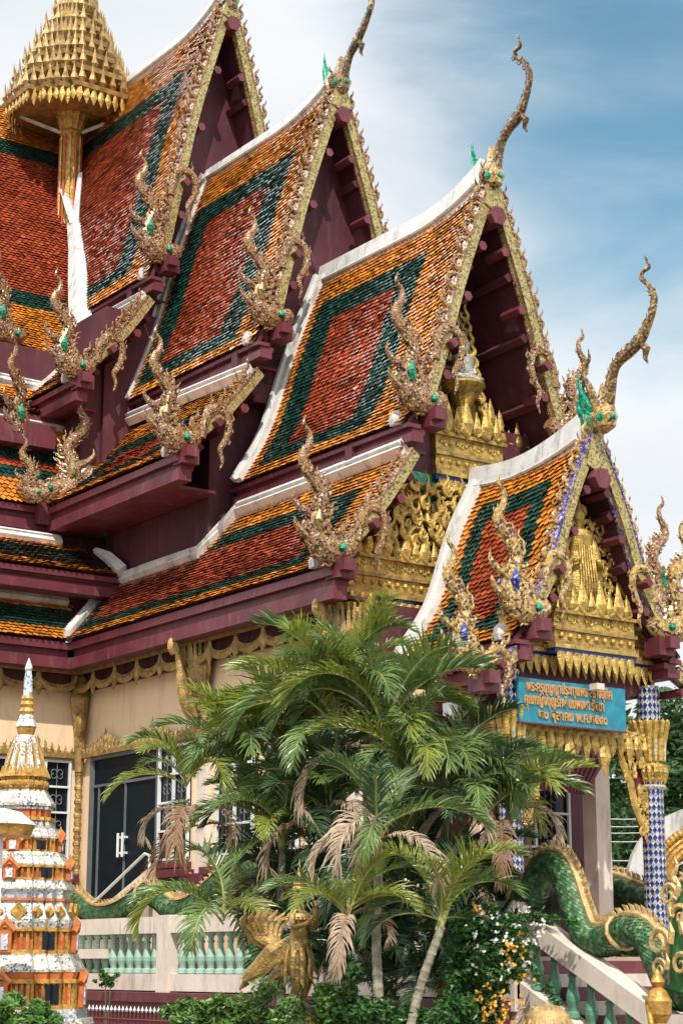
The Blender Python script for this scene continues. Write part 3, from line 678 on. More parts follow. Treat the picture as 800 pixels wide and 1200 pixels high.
wall('shadow_board',(LW+.02,NW-.10,7.05),(XF,NW-.002,7.46),'maroonwall'); wall('shadow_board',(LW+.002,9,7.05),(LW+.10,NW-.1,7.46),'maroonwall')  # dark boards stand in for soffit shade behind the scallops
# carved crest over doors and windows
def crest(fr,L,hh=.34):
    mb=MB(); mb.box(fr(L/2,0),(L,.12,.10),0,ax=(fr.x,fr.z,Vector((0,0,1)))); n=int(L/.15)
    for i in range(n+1):
        u=i*L/n; k=1-abs((u%1.9)/1.9-.5)*2; hgt=hh*(.45+.75*k*k)
        fl=Fr(fr(u,.02,.03),fr.x*(1 if (u%1.9)<.95 else -1),fr.y,fr.z)
        flame(mb,fl,hgt*.9,0,hook=True)
        mb.tube([fr(u+.05,.0,.02),fr(u+.05,hgt*.55,.02),fr(u+.05,hgt*.95,.02)],[.09,.08,.01],5,0,nrm=fr.z,flat=.5)
    return tp('carved_crest',mb,'oldgold')
z_d=5.72
crest(Fr((LW+.25,NW-.10,z_d),(1,0,0),(0,0,1)),8.3); crest(Fr((LW+.10,17.6,z_d),(0,-1,0),(0,0,1)),6.5)
# inner corner gilded pole
mb=MB(); mb.tube([(LW+.14,NW-.14,2.6),(LW+.14,NW-.14,7.4)],.06,8,0)
for k in range(34): mb.ball((LW+.14,NW-.14,2.7+k*.14),.085 if k%2 else .07,0,n=6)
for s in (0,1): flame(mb,Fr((LW+.2,NW-.2,6.2),(.8,-.3,0),(0,0,1)),.7,0,flip=1 if s else -1)
mb.tube([(LW+.16,NW-.16,7.3),(LW+.24,NW-.24,6.9),(LW+.18,NW-.18,6.3),(LW+.16,NW-.16,5.4)],[.14,.20,.13,.08],8,0)
tp('corner_pole',mb,'oldgold')
# gilded pilasters & naga brackets on nave wall
def pilaster(x,z0,z1,capz):
    mb=MB(); c=Vector((x,NW-.14,0))
    mb.box((x,NW-.06,(z0+capz)/2),(.30,.12,capz-z0),1)
    for (zz,w) in ((capz,.34),(capz+.14,.26),(capz+.24,.38),(capz+.55,.34),(capz+.75,.44),(capz+1.0,.5)):
        mb.lathe([(w*.5,-.08),(w*.6,0),(w*.5,.08)],(x,NW-.14,zz),10,0,sy=.6)
    for k in range(9):
        a=PI*k/8; mb.tube([(x+.16*math.cos(a),NW-.14-.12*math.sin(a),capz+.3),(x+.24*math.cos(a),NW-.14-.2*math.sin(a),capz+.7),(x+.30*math.cos(a),NW-.14-.26*math.sin(a),capz+1.15)],[.05,.06,.02],4,0)
    tp('pilaster',mb,['oldgold','paleconc'])
def nbracket(fr,s=1.0,m='oldgold'):
    mb=MB(); path2(mb,fr,[(0,0,.10),(.16,.14,.12),(.34,.36,.11),(.44,.66,.09),(.50,.98,.075),(.62,1.24,.085),(.74,1.30,.08),(.78,1.18,.07),(.70,1.08,.05)],0,n=8,flat=.8,res=4,sc=s)
    for k in range(7): flame(mb,Fr(fr((.02+.07*k)*s,(.05+.16*k)*s,0),-fr.x,fr.y,fr.z),.17*s,0)
    for k in range(4): spiral(mb,Fr(fr((.12+.06*k)*s,(.0+.14*k)*s),fr.x,fr.y,fr.z),.22*s)
    return tp('naga_bracket',mb,m)
for u in (237,410):
    p=PY(u,790,NW-.14)
    pilaster(p.x,1.6,6.1,6.25)
    nbracket(Fr((p.x-.08,NW-.25,6.0),(-.10,-.55,0),(0,0,1)),1.08)
    nbracket(Fr((p.x-.1,NW-.12,6.0),(-1,-.05,0),(0,0,1),(0,-1,0)),.5)
# ---- door
D0=PY(112,890,NW); D1=PY(186,1050,NW)
dx0,dx1=D0.x,D1.x; dzt,dzb=5.6,2.72
door=MB(); door.box2((dx0,NW-.03,dzb),(dx1,NW+.02,dzt)); dr_=tp('double_door',door,'doordark')
mb=MB()
for x in (dx0,dx1): mb.box2((x-.05,NW-.09,dzb),(x+.05,NW,dzt+.05))
mb.box2((dx0,NW-.085,dzt),(dx1,NW,dzt+.08)); tp('door_frame',mb,'greyiron',dr_)
mb=MB(); zt=5.05
mb.box2((dx0+.08,NW-.07,zt),(dx1-.05,NW-.03,zt+.05)); 
for x in (dx0+.28,(dx0+dx1)/2+.03): mb.box2((x,NW-.065,dzb),(x+.03,NW-.03,zt))
tp('door_mullion',mb,'greyiron',dr_)
for sg in (-1,1):
    mb=MB(); x=(dx0+dx1)/2+.045+sg*.09
    mb.tube([(x,NW-.14,3.62),(x,NW-.14,4.08)],.028,6); mb.box((x,NW-.09,3.7),(.04,.12,.04)); mb.box((x,NW-.09,4.0),(.04,.12,.04)); tp('door_handle',mb,'whitebar',dr_)
# ---- windows with grilles
def window(fr,W_,z0,z1,nx,nz,sill=True):
    H=z1-z0; ax=(fr.x,fr.z,Vector((0,0,1)))
    g=MB(); g.box(fr(W_/2,H/2,.01),(W_,.03,H),0,ax); o=tp('window',g,'darkglass')
    b=MB()
    for i in range(nx+1): b.box(fr(W_*i/nx,H/2,.07),(.05,.05,H+.05),0,ax)
    for k in range(nz+1): b.box(fr(W_/2,H*k/nz,.075),(W_+.05,.045,.04),0,ax)
    q=b
    for i in range(nx):
        cx=W_*(i+.5)/nx
        for k in range(nz):
            cz=H*(k+.5)/nz; s=H/nz*.36
            q.tube([fr(cx,cz-s*1.5,.05),fr(cx,cz+s*1.5,.05)],.010,4,1)
            for a in (0,1,2,3):
                sx=1 if a%2 else -1; sy=1 if a<2 else -1; pts=[]
                for j in range(9):
                    th=j/8*PI*1.5; rr=s*.42*(1-.07*j); pts.append(fr(cx+sx*(s*.42-rr*math.cos(th)),cz+sy*(s*.15+rr*math.sin(th)),.05))
                q.tube(pts,.011,4,1,nrm=fr.z)
    tp('window_grille',q,['whitebar','greyiron'],o)
    if sill:
        s=MB(); s.box(fr(W_/2,-.28,.16),(W_+.3,.36,.14),0,ax); s.box(fr(W_/2,-.12,.1),(W_+.1,.22,.10),0,ax); tp('window_sill',s,'maroon',o)
        k=MB()
        for sg,u in ((1,.0),(-1,W_)):
            f=Fr(fr(u,-.38,.12),fr.x*sg,Vector((0,0,-1)),fr.z); spiral(k,f,.34); k.tube([f(0,0),f(.25,.25),f(.6,.1),f(.9,-.02)],[.07,.08,.06,.01],5,0,nrm=fr.z)
        tp('gilded_bracket',k,'oldgold',o)
    return o
fY=lambda y: Fr((LW,y,3.55),(0,-1,0),(0,0,1),(1,0,0))
window(fY(17.55),1.65,3.55,5.6,3,4); window(fY(15.3),1.65,3.55,5.6,3,4); window(fY(13.0),1.65,3.55,5.6,3,4)
for u0,u1 in ((190,224),(258,300),(318,352),(368,396)):
    a=PY(u0,950,NW).x; b=PY(u1,950,NW).x; window(Fr((a,NW,3.5),(1,0,0),(0,0,1),(0,-1,0)),b-a,3.5,5.6,2,4)
# stringcourse of maroon under windows on nave wall
wall('string_course',(-31.2,NW-.16,2.95),(XF,NW-.002,3.2),'maroon')
# ---- main gable (centre) pediment: upper and lower friezes
def frieze(x,h0,h1,z0,z1,mp=mapX,teeth=True,proj=.0,silver=True,m='gold'):
    """banded gold cornice between half widths h0..h1 (signed)"""
    mb=MB(); hs=z1-z0; hc=(h0+h1)/2; W_=abs(h1-h0)
    lay=((0,.10,.10,2 if silver else 0),(.10,.20,.14,0),(.20,.28,.10,1),(.28,.52,.08,0),(.52,.60,.13,1),(.60,.92,.08,0),(.92,1.0,.16,0))
    for a,b,p,mi in lay: mb.box(mp(x+proj+p/2,hc,z0+hs*(a+b)/2),(p+.1,W_+p,hs*(b-a)-.002),mi)
    n=int(W_/.17)
    for i in range(n):
        h=h0+(i+.5)*(h1-h0)/n; fr=Fr(mp(x+proj+.14,h,z0+hs*.76),mp(0,1,0)-mp(0,0,0),(0,0,1),(1,0,0))
        spiral(mb,fr,.16,1.1,0,flip=1 if i%2 else -1,r=.14)
        mb.ball(mp(x+proj+.15,h,z0+hs*.40),.05,0,n=6)
    if teeth:
        n=int(W_/.165)
        for i in range(n):
            h=h0+(i+.5)*(h1-h0)/n; c=mp(x+proj+.14,h,z0+.02)
            mb.tube([c,c+Vector((.0,0,-.10)),c+Vector((.01,0,-.22)),c+Vector((.03,0,-.33))],[.08,.085,.055,.004],5,0,nrm=(1,0,0),flat=.4)
    return tp('gilded_frieze',mb,[m,'oldgold','colblue'])
def flame_row(x,h0,h1,z,sz,mp=mapX,m='gold'):
    mb=MB(); n=int(abs(h1-h0)/(.2)); 
    for i in range(n):
        h=h0+(i+.5)*(h1-h0)/n; c=mp(x,h,z); s=sz*(1.25 if i%2 else .85)
        mb.tube([c,c+Vector((.03,0,s*.3)),c+Vector((.02,0,s*.65)),c+Vector((0,0,s*1.1))],[s*.16,s*.24,s*.13,.004],6,0,nrm=(1,0,0),flat=.6)
        flame(mb,Fr(c+Vector((.03,0,0)),(0,-1 if i%2 else 1,0),(0,0,1)),s*.6,0)
    return tp('flame_row',mb,m)
def scroll_field(x,tri,name='carved_panel',back='greenglass',m='gold',step=.27,depth=.1,seed=1):
    """tri: function (h,z)->inside ; fills bounding (h0,h1,z0,z1)"""
    inside,(h0,h1,z0,z1)=tri; rr=random.Random(seed); mb=MB(); z=z0; row=0
    while z<z1:
        h=h0+(step/2 if row%2 else 0)
        while h<h1:
            if inside(h,z):
                a=rr.uniform(-.5,.5); s=step*rr.uniform(1.0,1.35); fl=1 if h<(h0+h1)/2 else -1
                fr=Fr(mapX(x+depth*.4,h,z),Vector((0,math.cos(a),math.sin(a))),Vector((0,-math.sin(a),math.cos(a))),(1,0,0))
                spiral(mb,fr,s,rr.uniform(.9,1.5),0,flip=fl*rr.choice((1,1,-1)),r=.15)
                if rr.random()<.6: flame(mb,Fr(mapX(x+depth*.7,h+.05,z+.05),fr.x,fr.y,fr.z),s*.75,0,flip=fl)
            h+=step
        z+=step*.85; row+=1
    return tp(name,mb,m)
X3=-24.72
# upper pediment zone
g3=lambda h,z: abs(h)<1.7 and z<15.3-abs(h)*2.55-.5
XU=X3-.6
frieze(XU,-1.7,1.7,9.95,10.85,proj=.05); frieze(XU,-.75,.75,10.0,10.9,proj=.35)
flame_row(XU+.3,-1.6,1.6,10.88,.42); flame_row(XU+.55,-.7,.7,10.92,.5)
scroll_field(XU-.2,(lambda h,z: g3(h,z) and z<12.7-abs(h)*1.1,(-1.5,1.5,11.0,13.0)),seed=4,step=.26)
flame_row(XU+.05,-1.2,1.2,11.35,.40)
# small white figure under a gilded parasol
def seated(c,s,m,name='deity_figure'):
    mb=MB(); c=Vector(c)
    mb.lathe([(.30,0),(.34,.06),(.26,.14),(.20,.2),(.19,.34),(.22,.5),(.10,.58),(.075,.62),(.11,.68),(.12,.76),(.09,.84),(.05,.90),(.02,1.02)],c,10,0,sy=1.15,sx=.8)
    for sg in (-1,1):
        q=[(0.02,sg*.20,.50),(.06,sg*.27,.34),(.16,sg*.22,.22),(.22,sg*.06,.22)]
        mb.tube([c+Vector(p)*s for p in q],[.06*s,.055*s,.045*s,.035*s],6,0)
        q=[(.05,sg*.14,.08),(.22,sg*.34,.08),(.30,sg*.10,.07)]
        mb.tube([c+Vector(p)*s for p in q],[.10*s,.09*s,.05*s],6,0)
    return tp(name,mb,m,smooth=True)
seated((XU+.35,Y0,11.95),.8,'stupawhite')
mb=MB(); mb.lathe([(.20,10.8),(.12,11.1),(.13,11.5),(.26,11.74),(.42,11.90),(.36,11.96)],(XU+.33,Y0,0),12,0); tp('figure_pedestal',mb,'gold')
mb=MB()
for sg in (-1,1):
    for k in range(9): flame(mb,Fr((XU+.2,Y0-sg*(.56-.05*k),11.5+.22*k),(0,-sg,0),(0,0,1)),.30,0,flip=1)
    mb.tube([(XU+.15,Y0-sg*.62,11.2),(XU+.15,Y0-sg*.48,12.1),(XU+.1,Y0-sg*.12,13.3),(XU+.1,Y0,13.6)],[.06,.06,.05,.02],5,0)
tp('flame_arch',mb,'gold')
# lower panel between B3 bargeboards
mb=MB(); mb.slab([mapX(X3-.25+.03,-3.3,8.2),mapX(X3-.25+.03,3.3,8.2),mapX(X3-.25+.03,3.1,8.35),mapX(X3-.25+.03,2.2,9.4),mapX(X3-.25+.03,1.75,10.1),mapX(X3-.25+.03,-1.75,10.1),mapX(X3-.25+.03,-2.2,9.4),mapX(X3-.25+.03,-3.1,8.35)],(-.08,0,0)); tp('panel_backing',mb,'greenglass')
scroll_field(X3-.25+.06,(lambda h,z: abs(h)<3.3-(z-8.0)*.82 and z<9.85,(-3.2,3.2,8.6,9.9)),seed=9,step=.30,depth=.14)
scroll_field(X3-.25+.16,(lambda h,z: abs(h)<3.1-(z-8.0)*.82 and z<9.7,(-3.2,3.2,8.75,9.8)),seed=12,step=.36,depth=.14)
flame_row(X3-.25+.22,-2.9,2.9,8.42,.42)
frieze(X3-.2,-3.2,3.2,7.62,8.42,proj=.0)
# corner capital of the nave front
def capital(x,y,z0,z1,r,par=None,name='capital'):
    mb=MB(); H=z1-z0
    mb.lathe([(r*1.05,0),(r*1.15,.05),(r,.1),(r*.95,.16),(r*1.2,.2),(r*1.0,.26),(r*1.0,H*.4),(r*1.15,H*.7),(r*1.45,H)],(x,y,z0),12,0)
    for k in range(14):
        a=2*PI*k/14; c,s=math.cos(a),math.sin(a)
        mb.tube([(x+c*r*1.05,y+s*r*1.05,z0+.28),(x+c*r*1.12,y+s*r*1.12,z0+H*.6),(x+c*r*1.5,y+s*r*1.5,z0+H*.98),(x+c*r*1.62,y+s*r*1.62,z0+H*1.03)],[.045,.05,.05,.01],5,0)
        mb.tube([(x+c*r*1.1,y+s*r*1.1,z0+.22),(x+c*r*1.22,y+s*r*1.22,z0+.1),(x+c*r*1.1,y+s*r*1.1,z0-.12)],[.05,.05,.004],5,0)
        if k%2: mb.tube([(x+c*r*1.16,y+s*r*1.16,z0+.3),(x+c*r*1.36,y+s*r*1.36,z0+H*.85)],.028,4,1)
    return tp(name,mb,['gold','silver'],par)
capital(XF-.05,NW+.05,6.7,7.62,.30)
# ---- front porch
X4=-22.15; HC=1.55
frieze(X4,-1.62,1.62,6.42,7.1,proj=.0); frieze(X4,-.85,.85,6.46,7.16,proj=.28)
mb=MB(); mb.slab([(X4-.35,Y0+y_,z_) for y_,z_ in ((-.85,7.05),(.85,7.05),(.42,8.2),(.12,8.9),(-.12,8.9),(-.42,8.2))],(-.1,0,0)); tp('pediment_core',mb,'oldgold'); flame_row(X4+.2,-1.5,1.5,7.1,.36); flame_row(X4+.45,-.8,.8,7.16,.42)
scroll_field(X4+.05,(lambda h,z: abs(h)<1.45-(z-7.0)*.45 and z<9.2-abs(h)*1.6,(-1.4,1.4,7.25,9.0)),seed=21,step=.24)
wall('porch_beam',(X4-.35,Y0-1.65,6.0),(X4-.02,Y0+1.65,6.45),'maroon'); wall('porch_beam',(XF,Y0-1.7,6.0),(X4,Y0-1.45,6.3),'maroon'); wall('porch_beam',(XF,Y0+1.45,6.0),(X4,Y0+1.7,6.3),'maroon')
# standing gilded figure
mb=MB(); c=Vector((X4+.12,Y0-.02,7.15))
mb.lathe([(.30,0),(.34,.08),(.24,.16),(.26,.25),(.28,.5),(.25,.85),(.22,1.1),(.27,1.35),(.24,1.45),(.09,1.52),(.075,1.58),(.12,1.66),(.125,1.76),(.09,1.86),(.06,1.95),(.015,2.15)],c,12,0,sx=.75)
for sg in (-1,1):
    mb.tube([c+Vector((0,sg*.25,1.38)),c+Vector((.02,sg*.36,1.1)),c+Vector((.10,sg*.34,.85)),c+Vector((.24,sg*.2,.95))],[.08,.075,.06,.04],6)
    mb.tube([c+Vector((.02,sg*.3,1.1)),c+Vector((.02,sg*.40,.7)),c+Vector((0,sg*.44,.35)),c+Vector((0,sg*.36,.1))],[.09,.10,.07,.02],6,nrm=(1,0,0),flat=.5)
for k in range(7): mb.tube([c+Vector((.18,-.16+.05*k,1.2)),c+Vector((.22,-.18+.06*k,.6)),c+Vector((.20,-.2+.065*k,.1))],.018,4)
tp('standing_figure',mb,'gold',smooth=True)
def diamond_col(x,y,z0,z1,r,name='mosaic_column'):
    mb=MB(); n=14; du=2*PI/n; dv=.062; K=int((z1-z0)/dv); rr=random.Random(int(x*100+y))
    mb.lathe([(r*.97,z0),(r*.97,z1)],(x,y,0),n*2,2)
    def p(u,v,o=0): return (x+(r+o)*math.cos(u),y+(r+o)*math.sin(u),z0+v)
    for k in range(K+1):
        for i in range(n):
            uc=(i+(.5 if k%2 else 0))*du; vc=k*dv
            g=.46; lo=max(0,vc-dv*.93); hi=min(z1-z0,vc+dv*.93)
            e=rr.uniform(-.004,.006)
            mb.add([p(uc-du*g,vc,e),p(uc,lo,0),p(uc+du*g,vc,-e),p(uc,hi,.002)],[(0,1,2,3)],0 if k%2 else 1)
            if not k%2 and rr.random()<.8: mb.add([p(uc-du*.16,vc,.008),p(uc,vc-dv*.32,.008),p(uc+du*.16,vc,.008),p(uc,vc+dv*.32,.008)],[(0,1,2,3)],3)
    return tp(name,mb,['colblue','colwhite','silver','yellowpaint'])
for sg in (-1,1):
    y=Y0+sg*HC
    c1=diamond_col(X4+.02,y,1.7,4.55,.185); c2=MB(); c2.lathe([(.34,0),(.34,.22),(.26,.3),(.28,.4),(.2,.5)],(X4+.02,y,1.3),sq=RD,mi=0); tp('column_base',c2,'gold',c1)
    capital(X4+.02,y,4.6,5.55,.20,c1)
    for k in range(2):
        mb=MB(); mb.lathe([(.21,4.42+k*.12),(.25,4.46+k*.12),(.21,4.5+k*.12)],(X4+.02,y,0),14,k); tp('column_ring',mb,['silver','gold'],c1)
    diamond_col(X4+.02,y,5.5,6.15,.185,'upper_column')
# lower row of nave-side columns (behind the palms)
c1=diamond_col(X4-2.2,Y0-HC-.1,1.7,5.9,.17)
# sign board
S0=PX(607,843,X4+.30); S1=PX(732,856,X4+.30); ztop=PX(732,800,X4+.30).z
sw=S1.y-S0.y; szb=S0.z-.03; sh=.70
mb=MB(); mb.box((X4+.30,(S0.y+S1.y)/2,szb+sh/2),(.05,sw,sh)); sign=tp('sign_board',mb,'sign')
mb=MB()
mb.box((X4+.30,(S0.y+S1.y)/2,szb-.012),(.07,sw+.02,.025)); tp('sign_edge',mb,'maroon',sign)
def text(body,size,loc,rot,m,par,ext=.012,name='lettering',w=None):
    cu=bpy.data.curves.new(name,'FONT'); cu.body=body; cu.size=size; cu.extrude=ext; cu.align_x='CENTER'; cu.offset=.006
    t=bpy.data.objects.new(name,cu); COL.objects.link(t); bpy.context.view_layer.update()
    dg=bpy.context.evaluated_depsgraph_get(); me=bpy.data.meshes.new_from_object(t.evaluated_get(dg)); bpy.data.objects.remove(t)
    o=bpy.data.objects.new(name,me); COL.objects.link(o); me.materials.clear(); me.materials.append(M[m])
    sx=1
    if w and len(me.vertices):
        xs=[v.co.x for v in me.vertices]; sx=w/(max(xs)-min(xs))
    o.parent=par; o.matrix_world=Matrix.Translation(loc)@rot@Matrix.Diagonal((sx,1,1,1)); return o
rotS=Matrix(((0,0,1,0),(1,0,0,0),(0,1,0,0),(0,0,0,1)))
cy=(S0.y+S1.y)/2
text('พระครูบุญญาประทานพร สร้างอุทิศ',.235,(X4+.335,cy-.08,szb+.50),rotS,'text',sign,w=sw*.80)
text('คุณหญิงบุญรักษ์ แม่พงษา รัตนา',.235,(X4+.335,cy-.20,szb+.29),rotS,'text',sign,w=sw*.74)
text('๒๐ ตุลาคม พ.ศ.๒๕๔๐',.225,(X4+.335,cy-.02,szb+.08),rotS,'text',sign,w=sw*.64)
mb=MB(); mb.box(PX(699,805,X4+.5),(.18,.16,.10)); mb.tube([PX(699,805,X4+.5),PX(699,800,X4+.15)],.02,5); tp('floodlight',mb,'paleconc')
# carved arch under the sign
mb=MB()
for i in range(15):
    h=-1.35+i*.193; dz=.16+.20*(i%5==2)
    fr=Fr((X4+.1,Y0+h,szb-.16),(0,1 if i%2 else -1,0),(0,0,1),(1,0,0)); spiral(mb,fr,.42,1.4,0,r=.12)
    mb.tube([(X4+.12,Y0+h,szb-.05),(X4+.14,Y0+h,szb-.25),(X4+.12,Y0+h,szb-.25-dz)],[.06,.09,.006],6,0,nrm=(1,0,0),flat=.5)
mb.box((X4+.08,Y0,szb-.06),(.1,2*HC-.3,.06))
for i in (5,9):
    mb.tube([(X4+.14,Y0-1.35+i*.193,szb-.1),(X4+.16,Y0-1.35+i*.193,szb-.42),(X4+.12,Y0-1.35+i*.193,szb-.75)],[.05,.13,.006],6,0,nrm=(1,0,0),flat=.5)
tp('carved_arch',mb,'gold')
for sg in (-1,1):
    mb=MB(); xx=X4+.06
    out=[(1.36,szb-.1),(.75,szb-.1),(.85,szb-.45),(1.02,szb-.8),(1.10,szb-1.15),(1.24,szb-1.45),(1.36,szb-1.75)]
    mb.tube([(xx,Y0+sg*h,z) for h,z in out[1:]],[.05,.07,.08,.07,.06,.02],6,0,nrm=(1,0,0),flat=.7)
    mb.slab([(xx-.05,Y0+sg*h,z) for h,z in out],(-.04,0,0),1)
    rr=random.Random(5)
    for k in range(24):
        z=szb-.15-rr.random()*1.5; t=(szb-z)/1.75; h=1.36-(1-t)*.52*rr.random()
        fr=Fr((xx+.02,Y0+sg*h,z),(0,rr.choice((-1,1)),0),(0,0,1),(1,0,0)); spiral(mb,fr,.26*(1.1-t*.5),1.3,0,r=.16)
    tp('carved_bracket',mb,['gold','maroon'])
# back porch details: rear columns, dark doorway drape
pc=PX(690,1000,-24.6)
mb=MB(); mb.box((-24.0,Y0+2.05,3.6),(.34,.34,5.2)); tp('rear_column',mb,'paleconc')
mb=MB(); mb.box((-24.0,Y0-.6,3.6),(.3,.3,5.2)); mb.box((-24.02,Y0-2.0,3.6),(.3,.3,5.2)); tp('rear_column',mb,'cream')
window(Fr((XF,Y0+2.0,3.6),(0,-1,0),(0,0,1),(1,0,0)),1.6,3.6,5.4,2,3)
mb=MB()
for k in range(14):
    y=Y0+.3+k*.12; mb.tube([(-23.9,y,5.5),(-23.85,y+.1,5.0),(-23.9,y+.3-.04*k,4.5)],[.08,.09,.05],5)
tp('hanging_drape',mb,'maroon')
# floor slabs
mb=MB(); mb.box2((-36,16.9,1.15),(-19.2,2*Y0-16.9,1.7)); tp('terrace_floor',mb,'floor')
mb=MB(); mb.box2((-40,16.62,.0),(-19.25,2*Y0-16.6,1.14)); tp('terrace_plinth',mb,'maroon')
# side stair up to the door with handrail
mb=MB()
for k in range(6): mb.box2((-31.6+k*-.0-0.3*k,17.0,1.7),(-30.2,NW-.05,1.7+.17*(k+1)*1.0-.0)) if False else None
for k in range(6): mb.box2((dx0-.5,NW-.05-.24*(6-k),1.702+.17*k),(dx1+.5,NW-.05,1.87+.17*k))
tp('door_steps',mb,'paleconc')
a=PY(112,1062,16.95); b=PY(176,1008,16.95)
mb=MB(); mb.slab([a+Vector((0,0,-.12)),b+Vector((0,0,-.12)),b+Vector((0,0,-.40)),a+Vector((0,0,-.40))],(0,.12,0)); mb.slab([a+Vector((0,0,-.4)),b+Vector((0,0,-.4)),Vector((b.x,b.y,1.7)),Vector((a.x,a.y,1.7))],(0,.08,0))
hr=tp('stair_stringer',mb,'paleconc'); mb=MB(); mb.tube([a+Vector((-.1,-.04,.02)),b+Vector((-.12,-.04,.12)),b+Vector((.05,-.04,.08)),b+Vector((.05,-.04,-.2))],.028,6); tp('handrail',mb,'whitebar',hr)
# wall lamp / black pot details on terrace
mb=MB(); mb.lathe([(.02,-.2),(.13,-.15),(.16,0),(.10,.14),(.06,.18)],PY(213,1040,17.6),10); mb.ball(PY(210,1046,17.45),.08,1); tp('wall_lantern',mb,['black','stupawhite'])
# black drum behind the stair rail
drum=MB(); c=PY(648,1058,17.6); drum.lathe([(.10,-.26),(.22,-.2),(.26,-.02),(.24,.14),(.12,.2)],(0,0,0),14); 
drum.tube([(-.08,-.255,.02),(-.02,-.262,.06),(.04,-.26,.02),(.02,-.262,-.06),(.08,-.25,-.02)],.016,5,1); drum.tube([(-.02,-.262,-.10),(.05,-.258,-.10),(.09,-.25,-.05)],.014,5,1)
d=drum.build('drum_urn',['black','whitebar']); d.location=c; tag(d,'round black lacquered urn with white motif behind the stair railing','urn')
mb=MB(); c=PY(664,1052,17.9)
# ------------------------------------------------------------------ floodlight on the porch eave
mb=MB(); mb.box((0,0,0),(.22,.2,.2)); mb.tube([(0,0,-.1),(0,.1,-.3)],.02,5)
o=mb.build('floodlight','whitebar'); o.location=PX(535,832,-22.8)-Vector((0,.1,0)); tag(o,'small white floodlight box on the maroon porch eave above the palms','floodlight')
# ------------------------------------------------------------------ balustrades
RY=16.6
BAL=[(.07,0),(.095,.02),(.095,.07),(.055,.10),(.06,.14),(.085,.22),(.09,.28),(.07,.36),(.048,.44),(.045,.50),(.065,.53),(.045,.56),(.05,.60),(.085,.64),(.085,.68)]
def baluster(m):
    mb=MB(); mb.lathe(BAL,(0,0,0),12); o=mb.build('baluster',m,smooth=True); COL.objects.unlink(o); return o
bal1=baluster('celadon'); bal2=baluster('celadon2')
B=empty('balustrade',(-26,RY,1.3)); tag(B,'long cream terrace balustrade with pale celadon balusters behind the golden winged statue','balustrade')
def bp_(mb,name,m,par,off): o=mb.build(name,m,par); o.matrix_parent_inverse=Matrix.Translation(off); return o
mb=MB(); mb.box2((-34.5,RY-.17,2.12),(-18.9,RY+.17,2.40)); bp_(mb,'top_rail','paleconc',B,(26,-RY,-1.3))
mb=MB(); mb.box2((-34.5,RY-.15,1.16),(-18.9,RY+.15,1.44)); bp_(mb,'bottom_rail','paleconc',B,(26,-RY,-1.3))
for x in (-34.4,-28.05,-23.5,-19.15):
    mb=MB(); mb.box2((x-.2,RY-.2,1.0),(x+.2,RY+.2,2.42)); bp_(mb,'post','paleconc',B,(26,-RY,-1.3))
x=-34.0
while x<-19.4:
    if all(abs(x-p)>.32 for p in (-34.4,-28.05,-23.5,-19.15)):
        c=bal1.copy(); COL.objects.link(c); c.parent=B; c.location=(x+26,0,.14)
    x+=.30
S=empty('stair_balustrade',(-18,RY,1.3)); tag(S,'sloping cream stair rail with green glazed balusters under the green serpent','balustrade')
off=(18,-RY,-1.3)
sl=-.5
A_=Vector((-19.1,RY,2.42)); 
def slz(x): return 2.40+(x+19.1)*sl
mb=MB(); x0,x1=-19.1,-14.6
mb.slab([(x0,RY-.17,slz(x0)),(x1,RY-.17,slz(x1)),(x1,RY-.17,slz(x1)-.28),(x0,RY-.17,slz(x0)-.28)],(0,.34,0)); bp_(mb,'top_rail','paleconc',S,off)
mb=MB(); mb.slab([(x0,RY-.15,slz(x0)-.93),(x1,RY-.15,slz(x1)-.93),(x1,RY-.15,-1.2),(x0,RY-.15,-1.2)],(0,.3,0)); bp_(mb,'stringer','paleconc',S,off)
mb=MB(); mb.box2((-16.3,RY-.19,-.1),(-15.95,RY+.19,slz(-16.1)+.12)); bp_(mb,'post','paleconc',S,off)
x=-18.72
while x<-14.8:
    if abs(x+16.12)>.25:
        c=bal2.copy(); COL.objects.link(c); c.parent=S; c.location=(x+18,0,slz(x)-.95-1.3)
    x+=.335
# maroon stepped plinth to the left of the stair & steps
mb=MB()
for i,(h0,h1,p) in enumerate(((0,.45,.30),(.45,.62,.22),(.62,.80,.12),(.80,.98,.20),(.98,1.14,.28))): mb.box2((-36,RY-.2-p,h0),(-19.2+p*.6,RY-.17,h1-.003))
o=mb.build('plinth','maroon'); tag(o,'maroon moulded plinth running below the cream terrace balustrade','plinth')
mb=MB()
for k in range(10): mb.box2((-19.248,RY+.18,.17*k-.05),(-19.25+.36*(10-k),2*Y0-RY,.17*(k+1)-.055),k%2)
st=mb.build('staircase',['paleconc','maroon']); tag(st,'wide porch staircase of cream and maroon steps behind the stair rail','staircase')
# spear fence bottom left
fe=empty('spear_fence',PY(200,1195,15.6)); tag(fe,'low red fence with pale spear tips in front of the maroon plinth','fence')
mb=MB(); b0=PY(105,1183,15.6); b1=PY(330,1185,15.6); L=b1.x-b0.x; z=PY(200,1188,15.6).z
mb.tube([(b0.x,15.6,z-.12),(b1.x,15.6,z-.12)],.018,5); mb.tube([(b0.x,15.6,z-.5),(b1.x,15.6,z-.5)],.018,5)
n=int(L/.13)
o=mb.build('rail','maroon',fe); o.matrix_parent_inverse=Matrix.Translation(-fe.location)
sp0=MB(); sp0.tube([(0,0,-.8),(0,0,0)],.013,5,0); sp0.lathe([(.01,0),(.028,.03),(.012,.07),(.002,.10)],(0,0,0),6,1)
s0=sp0.build('spear',['maroon','whitebar']); COL.objects.unlink(s0)
for i in range(n):
    c=s0.copy(); COL.objects.link(c); c.parent=fe; c.location=Vector((b0.x+i*.13,15.6,z))-fe.location
